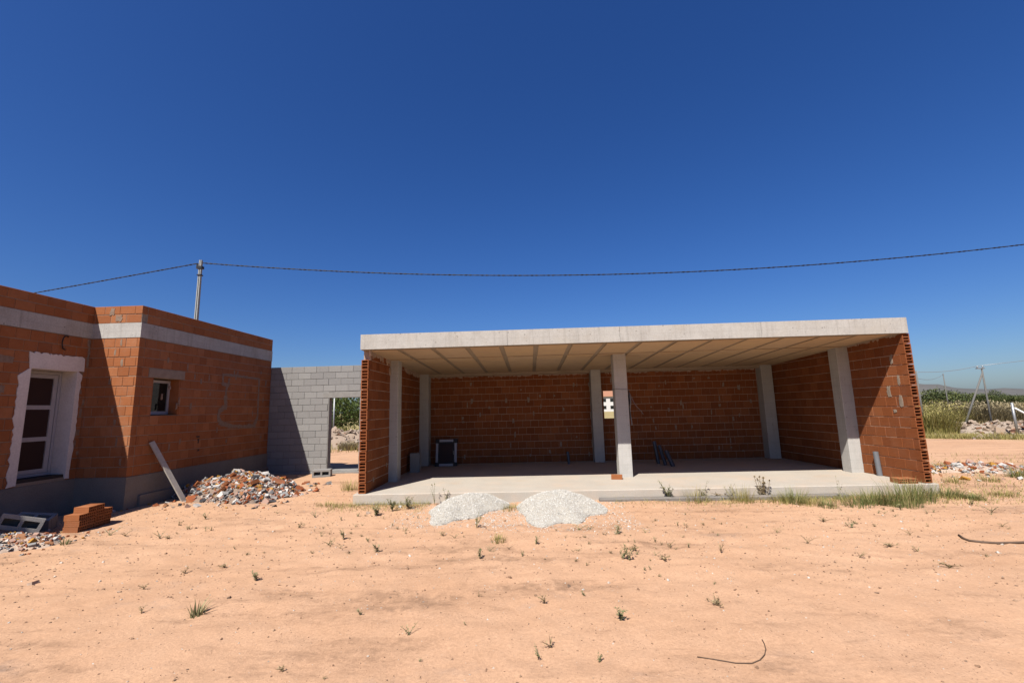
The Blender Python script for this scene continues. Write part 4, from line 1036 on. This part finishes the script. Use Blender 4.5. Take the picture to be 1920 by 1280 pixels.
sproto = [sprig(0.06, 3, 3, 1.2, 0.02, True).mesh('weed_sprig', M_DRY), sprig(0.075, 4, 6, 0.9, 0.022).mesh('weed_sprig', M_WEED), sprig(0.05, 6, 5, 1.8, 0.02, True).mesh('weed_sprig', M_DRY), sprig(0.07, 3, 5, 1.4, 0.024).mesh('weed_sprig', M_WEED)]
for i, (u, v) in enumerate(small):
    o = link('weed_sprig', sproto[(i * 7 + int(u)) % 4], None, GP(u, v)); s = random.uniform(0.45, 1.0) + (random.random() < 0.12) * 0.8; o.scale = (s, s, s * random.uniform(0.7, 1.2)); o.rotation_euler = (0, 0, random.uniform(0, 6.28))
    q = o.location
    ar = ('in the foreground near the bottom edge' if q.y < -4.2 else 'before the house and rubble heap' if q.x < -1.6 else 'before the left garage corner' if q.x < 1.4 else
          'around the two gravel heaps' if q.x < 4.9 else 'in front of the middle of the garage' if q.x < 8.0 else 'in front of the right garage end')
    tag(o, 'tiny wispy sprig on the open sand ' + ar, 'weed', 'tiny sprigs on the sand ' + ar)
# weeds along the slab
edge = [
 (815, 948, 't', 0.42, 'tall thin dark stalk left of the left gravel heap, against the slab'),
 (836, 944, 't', 0.30, 'leaning thin stalk touching the left gravel heap'),
 (735, 958, 'w', 0.24, 'reddish-brown dry weed before the left end of the slab'),
 (706, 966, 'w', 0.15, 'low grey weed at the left corner of the slab'),
 (765, 955, 'w', 0.26, 'bushy dark weed before the slab, left of the gravel'),
 (612, 950, 'y', 0.12, 'low green weed patch between rubble heap and garage'),
 (655, 918, 'y', 0.30, 'yellowish weed against the outer left wall of the garage'),
 (960, 955, 'y', 0.12, 'low dry grass between the two gravel heaps'),
 (1250, 934, 'w', 0.38, 'forked grey-green weed before the slab, right of the middle column'),
 (1300, 936, 'y', 0.32, 'thin yellowish grass stems before the slab below the pipe stubs'),
 (1317, 934, 't', 0.34, 'single dark leaning stalk before the slab'),
 (1344, 932, 'k', 0.22, 'dead brown weed against the slab edge'),
 (1368, 936, 't', 0.36, 'upright stalk with side leaves at the slab edge'),
 (1392, 940, 'y', 0.34, 'yellow-green grass clump left of the brown thistle'),
 (1433, 934, 'h', 0.38, 'stout brown thistle standing before the slab'),
 (1465, 940, 'y', 0.20, 'low grass right of the brown thistle'),
 (1490, 941, 'g2', 0.36, 'dark green grass tuft two paces right of the thistle'),
 (1520, 946, 'y', 0.20, 'low dry grass between the green tufts'),
 (1552, 950, 'g2', 0.28, 'bushy green tuft below the right column, farthest forward'),
 (1575, 938, 't', 0.46, 'tall seeding stalks before the right column'),
 (1610, 949, 'g2', 0.26, 'dense green tuft below the grey pipe'),
 (1637, 945, 'g2', 0.28, 'dense green tuft left of the lying bricks'),
 (1665, 946, 'g2', 0.30, 'dense dark green tuft below the lying bricks'),
 (1695, 948, 'g3', 0.50, 'tallest grass clump at the foot of the right wall'),
 (1722, 940, 'g3', 0.42, 'pale grey-green grass clump at the right slab corner'),
 (1745, 938, 'w', 0.24, 'grey weed just right of the slab corner'),
 (1775, 930, 'g2', 0.22, 'green tuft right of the slab corner'),
 (1768, 882, 'g2', 0.26, 'bright green tuft beside the outer right garage wall'),
 (1790, 905, 'y', 0.18, 'dry grass tuft left of the scattered rubble'),
 (1828, 936, 'g2', 0.18, 'green tuft on sand below the scattered rubble'),
 (1855, 902, 'y', 0.18, 'yellowish tuft below the scattered rubble'),
 (1912, 895, 'g2', 0.26, 'green tuft at the right edge beside the rubble'),
 (1880, 930, 'y', 0.14, 'low dry tuft at the right, nearest the hose'),
]
for (u, v, ty, h, lb) in edge:
    random.seed(int(u * 5 + v))
    if ty == 'y': mb = tuft(150, h, 0.20, 0.006, 0.7); mat = M_YGRASS
    elif ty == 'g2': mb = tuft(random.randrange(110, 260), h * random.uniform(0.7, 1.3), random.uniform(0.13, 0.26), 0.007, 0.9); mat = M_GRASS
    elif ty == 'g3': mb = tuft(260, h * 1.05, 0.25, 0.007, 0.6); mat = M_GRASS
    elif ty == 'w': mb = sprig(h, 9, 16, 0.7, 0.05); mat = M_WEED
    elif ty == 't': mb = sprig(h, 3, 9, 0.35, 0.045); mat = M_WEED
    elif ty == 'h': mb = thistle(h); mat = M_DRY
    else: mb = sprig(h, 9, 10, 1.2, 0.04, True); mat = M_DRY
    p = GP(u, v)
    if 0 < p.x < 11.35: p.y = min(p.y, -0.10 - (0.12 if ty in ('g2', 'g3', 'y') else 0))
    p.z = gz(p.x, p.y)
    plant(u, v, mb, mat, lb, p=p, name='grass_tuft' if ty in ('y', 'g2', 'g3') else 'weed', cat='grass tuft' if ty in ('y', 'g2', 'g3') else 'weed')
# thin litter of dry grass and low ground cover along the slab foot
gc = MB(); random.seed(9)
for k in range(4200):
    x = random.choice([random.uniform(5.0, 12.5), random.uniform(6.5, 11.5), random.uniform(8.3, 11.4), random.uniform(-0.4, 1.5)]); y = -0.12 - abs(random.gauss(0, 0.28))
    blade(gc, (x, y, gz(x, y) - 0.005), random.uniform(0.03, 0.13), random.uniform(0.3, 1.4), random.uniform(0, 6.28), 0.006)
for k in range(900):
    a = random.uniform(0, 1); p = G(1745 + 180 * a, random.uniform(850, 945)); blade(gc, (p.x, p.y, gz(p.x, p.y) - 0.005), random.uniform(0.03, 0.14), random.uniform(0.3, 1.3), random.uniform(0, 6.28), 0.009)
tag(gc.obj('ground_cover', M_YGRASS), 'thin dry ground cover along the foot of the slab', 'ground cover', kind='stuff')

# hose and wire on the sand
hp_ = [GP(u, v) + Vector((0, 0, 0.012)) for u, v in ((1798, 1003), (1806, 1008), (1818, 1013), (1840, 1016), (1870, 1017), (1900, 1016), (1925, 1016), (1960, 1018))]
mb = MB(); b0 = hp_[0]; mb.tube([p - b0 for p in hp_], 0.014, 8); tag(mb.obj('hose', M_WIRE, None, b0), 'dark curved hose lying on the sand at the right edge', 'hose')
wp = [GP(u, v) + Vector((0, 0, 0.006)) for u, v in ((1307, 1228), (1340, 1234), (1380, 1240), (1410, 1242), (1425, 1238), (1434, 1228), (1436, 1216), (1433, 1206), (1429, 1199))]
mb = MB(); b0 = wp[0]; mb.tube([p - b0 for p in wp], 0.0035, 6); tag(mb.obj('bent_wire', M_WIRE, None, b0), 'thin bent wire hook lying on the sand near the bottom', 'wire')

# ------------------------------------------------------------------ field, shrubs, trees beyond
random.seed(31)
sg = MB(); cnt = 0
while cnt < 19000:
    y = random.uniform(13, 75); t = random.uniform(0.70, 1.15); x = CAM.x + t * (y - CAM.y)
    if x + 0.9 * y < 40: continue
    dd = math.hypot(x - CAM.x, y - CAM.y)
    blade(sg, (x, y, gz(x, y) - 0.02), random.uniform(0.25, 0.75), random.uniform(0.1, 0.6), random.uniform(0, 6.28), 0.012 + dd * 0.0007, seg=2); cnt += 1
tag(sg.obj('field_grass', M_STRAW), 'tall dry straw-coloured field grass right of the garage', 'grass', kind='stuff')
vg = MB()
for k in range(9000):
    t = random.random(); a = Vector((20.4, 12.6, 0)).lerp(Vector((27.5, 8.0, 0)), t * 1.35 - 0.15); a += Vector((0.5, 0.85, 0)) * abs(random.gauss(0, 1.2))
    blade(vg, (a.x, a.y, gz(a.x, a.y) - 0.02), random.uniform(0.08, 0.34), random.uniform(0.1, 0.8), random.uniform(0, 6.28), 0.016, seg=2)
for k in range(2600):
    x = random.uniform(-9.5, -3.0); y = random.uniform(11.5, 22)
    blade(vg, (x, y, gz(x, y) - 0.02), random.uniform(0.1, 0.55), random.uniform(0.1, 0.8), random.uniform(0, 6.28), 0.02, seg=2)
tag(vg.obj('verge_weeds', M_YGRASS), 'strip of green and yellow weeds along the field edge', 'weeds', kind='stuff')

def crown_mesh(name, mat, rx, rz, n_cl, n_lf, leaf, seed, tall=1.0):
    random.seed(seed); mb = MB()
    for c in range(n_cl):
        while True:
            q = Vector((random.uniform(-1, 1), random.uniform(-1, 1), random.uniform(-1, 1)))
            if 0.25 < q.length < 1: break
        ctr = Vector((q.x * rx, q.y * rx, q.z * rz)) * random.uniform(0.8, 1.12); cr = random.uniform(0.14, 0.30) * rx
        for l in range(n_lf):
            g = Vector((random.gauss(0, 1), random.gauss(0, 1), random.gauss(0, 0.8))) * cr * 0.55
            leafq(mb, ctr + g, random.uniform(0, 6.28), random.uniform(-0.9, 1.2), leaf * random.uniform(0.6, 1.4), leaf * 0.6)
    return mb.mesh(name, mat)
def trunk_mesh(h, r, rx, seed):
    random.seed(seed); mb = MB()
    mb.tube([(0, 0, -0.1), (0.03, 0.02, h * 0.4), (0.0, 0.05, h)], [r, r * 0.8, r * 0.5], 8)
    for k in range(6):
        az = k * 1.05 + random.uniform(-.3, .3); b = Vector((0.02, 0.03, h * random.uniform(0.5, 0.95)))
        e = b + Vector((math.cos(az) * rx * 0.6, math.sin(az) * rx * 0.6, h * random.uniform(0.2, 0.6))); mb.tube([b, b.lerp(e, .5) + Vector((0, 0, .1)), e], [r * 0.4, r * 0.28, r * 0.12], 5)
    return mb.mesh('trunk', M_BARK)
crE = [crown_mesh('crown', M_TREE, 1.9, 1.55, 75, 26, 0.26, s) for s in (1, 2, 3)]
crB = [crown_mesh('crown', M_TREE2, 1.7, 1.55, 110, 34, 0.15, s) for s in (4, 5)]
tkE = trunk_mesh(1.6, 0.14, 1.8, 1); tkB = trunk_mesh(1.5, 0.10, 1.6, 2)
def tree(x, y, crown, trunk, zc, s, label, group, sz=1.0):
    r = tag(empty('tree', (x, y, gz(x, y)), random.uniform(0, 6.28)), label, 'tree', group); r.scale = (s, s, s * sz)
    link('trunk', trunk, r); c = link('crown', crown, r, (0, 0, zc)); c.rotation_euler = (0, 0, random.uniform(0, 6.28)); return r
random.seed(77)
# through the doorway
for i, (x, y, s, lb) in enumerate(((-9.6, 21.5, 0.95, 'leafy tree filling the left half of the block wall doorway'), (-8.2, 24.0, 1.05, 'bright leafy tree at the right of the block wall doorway'), (-12.2, 26.0, 1.1, 'dark tree standing behind the doorway trees, to the left'), (-10.2, 28.5, 1.15, 'dark tree farthest back in the block wall doorway'), (-6.6, 27, 1.1, 'leafy tree farthest right behind the doorway, mostly behind the garage'))):
    tree(x, y, crB[i % 2] if i in (0, 1, 4) else crE[i % 3], tkB, 1.75, s, lb, 'trees seen through the doorway')
# tree line right of the garage
LBL = ['dark round tree in the far tree line behind the field']
for i in range(46):
    u = 1586 + i * 8.6 + random.uniform(-4, 4); y = random.uniform(60, 84); p = Py(u, 735, y)
    s = random.uniform(0.5, 0.85)
    if i % 7 == 3: continue
    tree(p.x, p.y, crE[i % 3], tkE, 1.9, s, 'dark round tree in the far tree line ' + ('half hidden by the right garage wall' if u < 1722 else 'left of the braced post' if u < 1835 else 'right of the braced post'), 'far tree line right of the garage', random.uniform(0.8, 1.1))
for (u, y, s, lb) in ((1762, 44, 0.95, 'nearer dark tree left of the braced post'), (1748, 50, 0.9, 'dark tree close to the right garage wall, before the tree line'), (1797, 47, 0.8, 'small dark tree between thin pole and braced post')):
    p = Py(u, 750, y); tree(p.x, p.y, crE[1], tkE, 1.7, s, lb, 'trees before the far tree line')
# shrubs in the field
def shrub_mesh(mat, seed, h, spread, n):
    random.seed(seed); mb = MB()
    for k in range(n):
        a = random.uniform(0, 6.283); r = spread * math.sqrt(random.random()) * 0.7
        blade(mb, (r * math.cos(a), r * math.sin(a), -0.03), h * random.uniform(0.5, 1.0) * (1 - 0.35 * (r / spread)), random.uniform(0.15, 0.75), a + random.uniform(-.7, .7), 0.035, seg=3)
        if k % 2: leafq(mb, (r * 1.2 * math.cos(a), r * 1.2 * math.sin(a), h * random.uniform(0.2, 0.8)), random.uniform(0, 6.28), random.uniform(-.3, 1), 0.16, 0.06)
    return mb.mesh('shrub', mat)
sh_y = shrub_mesh(M_YGRASS, 1, 1.9, 1.7, 1400); sh_t = shrub_mesh(M_TAN, 2, 1.75, 1.9, 1500)
for (u, y, me_, s, lb) in ((1740, 15.5, sh_y, 0.95, 'yellow-green bush nearest the outer right garage wall'), (1762, 19, sh_y, 1.0, 'yellow-green bush left of the tan scrub'), (1792, 20, sh_t, 1.1, 'tan scrub bush below the thin far pole'), (1818, 19.5, sh_t, 1.1, 'tan scrub bush at the foot of the leaning strut'), (1842, 19, sh_t, 1.0, 'tan scrub bush at the foot of the braced post'), (1870, 20, sh_t, 0.95, 'tan scrub bush right of the braced post'), (1900, 20, sh_t, 1.0, 'tan scrub bush behind the white sloping rail'), (1728, 22, sh_y, 1.1, 'yellow-green bush half hidden behind the right garage wall'), (1925, 18.5, sh_t, 1.0, 'tan scrub bush at the right edge of the picture')):
    p = Py(u, 790, y); o = link('shrub', me_, None, (p.x, p.y, gz(p.x, p.y))); o.scale = (s, s, s); o.rotation_euler = (0, 0, random.uniform(0, 6)); tag(o, lb, 'shrub', 'shrubs in the field right of the garage')
for (x, y, me_, s, lb) in ((-5.6, 13.2, sh_t, 0.32, 'small dry bush on the mound in the doorway'), (-8.0, 19.0, sh_y, 0.62, 'yellow-green bush before the doorway trees, right'), (-9.6, 18.6, sh_y, 0.6, 'yellow-green bush before the doorway trees, left'), (-6.7, 17.8, sh_y, 0.55, 'pale grass bush behind the doorway mound')):
    o = link('shrub', me_, None, (x, y, gz(x, y))); o.scale = (s, s, s); tag(o, lb, 'shrub', 'shrubs seen through the doorway')
o = link('shrub', sh_y, None, (-2.0, 6.4, gz(-2, 6.4))); o.scale = (0.2, 0.2, 0.15); tag(o, 'low green weed just behind the doorway threshold', 'shrub')

# poles in the field
bp = tag(empty('braced_post', (28.0, 16.0, -0.2)), 'grey concrete post with a slanting strut in the field', 'post')
mb = MB(); mb.tube([(0, 0, 0), (0, 0, 3.35)], [0.045, 0.036], 8); mb.obj('post', M_FPOLE, bp)
q = Py(1812, 775, 16.0); mb = MB(); mb.tube([Vector((q.x - 28.0 - 0.25, 0.1, 0.0)), Vector((-0.02, 0, 3.05))], [0.05, 0.042], 8); mb.obj('strut', M_FPOLE, bp)
mb = MB(); mb.box((-0.28, -0.05, 3.3), (0.12, 0.05, 3.36)); mb.tube([(-0.22, 0, 3.36), (-0.22, 0, 3.46)], 0.03, 6); mb.tube([(0.06, 0, 3.36), (0.06, 0, 3.46)], 0.03, 6); mb.obj('crossarm', M_STEEL, bp)
for (u, vt, y, r, lb) in ((1768, 700, 26, 0.05, 'thin grey pole in the field between wall and braced post'), (1717, 695, 16, 0.06, 'slim grey pole showing just past the right garage wall')):
    p = Py(u, vt, y); mb = MB(); mb.tube([(0, 0, 0), (0, 0, p.z - gz(p.x, p.y))], [r * 0.9, r * 0.6], 8); tag(mb.obj('pole', M_FPOLE, None, (p.x, p.y, gz(p.x, p.y))), lb, 'pole')
p1 = Py(1768, 702, 26); a = Py(1717, 697, 16); b = Vector((27.8, 16, 3.26))
for (s_, e_, sag, lb) in ((a, b, 0.12, 'thin wire from the slim pole to the braced post'), (a - Vector((0, 0, 0.35)), p1, 0.2, 'thin lower wire between the two thin field poles'), (b, Vector((60, 14, 8.0)), 0.5, 'thin wire rising right from the braced post')):
    mb = MB(); mb.tube([s_.lerp(e_, t) - s_ - Vector((0, 0, sag * 4 * t * (1 - t))) for t in np.linspace(0, 1, 20)], 0.012, 5); tag(mb.obj('field_wire', M_STEEL, None, s_), lb, 'wire')
ga = Py(1898, 760, 13.0); gzz = gz(ga.x, ga.y)
fp = tag(empty('broken_fence', (ga.x, ga.y, gzz)), 'galvanised fence post with white sloping rail at the right edge', 'fence')
mb = MB(); mb.tube([(0, 0, 0), (0, 0, 1.5)], 0.05, 8); mb.obj('post', M_STEEL, fp)
mb = MB(); mb.tube([(0.08, 0, 1.25), (1.5, -0.5, 0.05)], 0.045, 8); mb.obj('rail', M_WHITEWALL, fp)
mb = MB(); mb.tube([(0.55, 0, 0), (0.55, 0, 0.9)], 0.035, 8); mb.obj('post', M_STEEL, fp)
p = Py(627, 752, 17.5); mb = MB(); mb.tube([(0, 0, 0), (0, 0, 2.9)], 0.045, 8); tag(mb.obj('fence_post', M_STEEL, None, (p.x, p.y, gz(p.x, p.y))), 'thin galvanised fence post seen through the doorway', 'post')

# far house seen through the small window
fh = tag(empty('far_house', (38.2, 170.0, gz(38.2, 170))), 'white far house with tiled roof seen through the small garage window', 'house')
mb = MB(); mb.box((-7, 0, 0), (7, 8, 6.0)); mb.obj('wall', M_WHITEWALL, fh)
mb = MB(); h0, h1 = 5.9, 8.3
mb.add([(-7.5, -0.6, h0), (7.5, -0.6, h0), (7.5, 8.6, h0), (-7.5, 8.6, h0), (-7.5, 4, h1), (7.5, 4, h1)], [(0, 1, 5, 4), (2, 3, 4, 5), (0, 4, 3), (1, 2, 5), (3, 2, 1, 0)]); mb.obj('roof', M_ROOFTILE, fh)
for x in (-5.2, -2.4, 0.6, 3.6):
    for z in (1.0, 3.8):
        mb = MB(); mb.box((x - 0.6, -0.04, z), (x + 0.6, 0.04, z + 1.3)); wq = mb.obj('window', M_DARKIN, fh); mb = MB(); mb.box((x - 0.5, -0.06, z + 0.1), (x + 0.5, -0.045, z + 1.2)); mb.obj('pane', M_GLASS, wq)
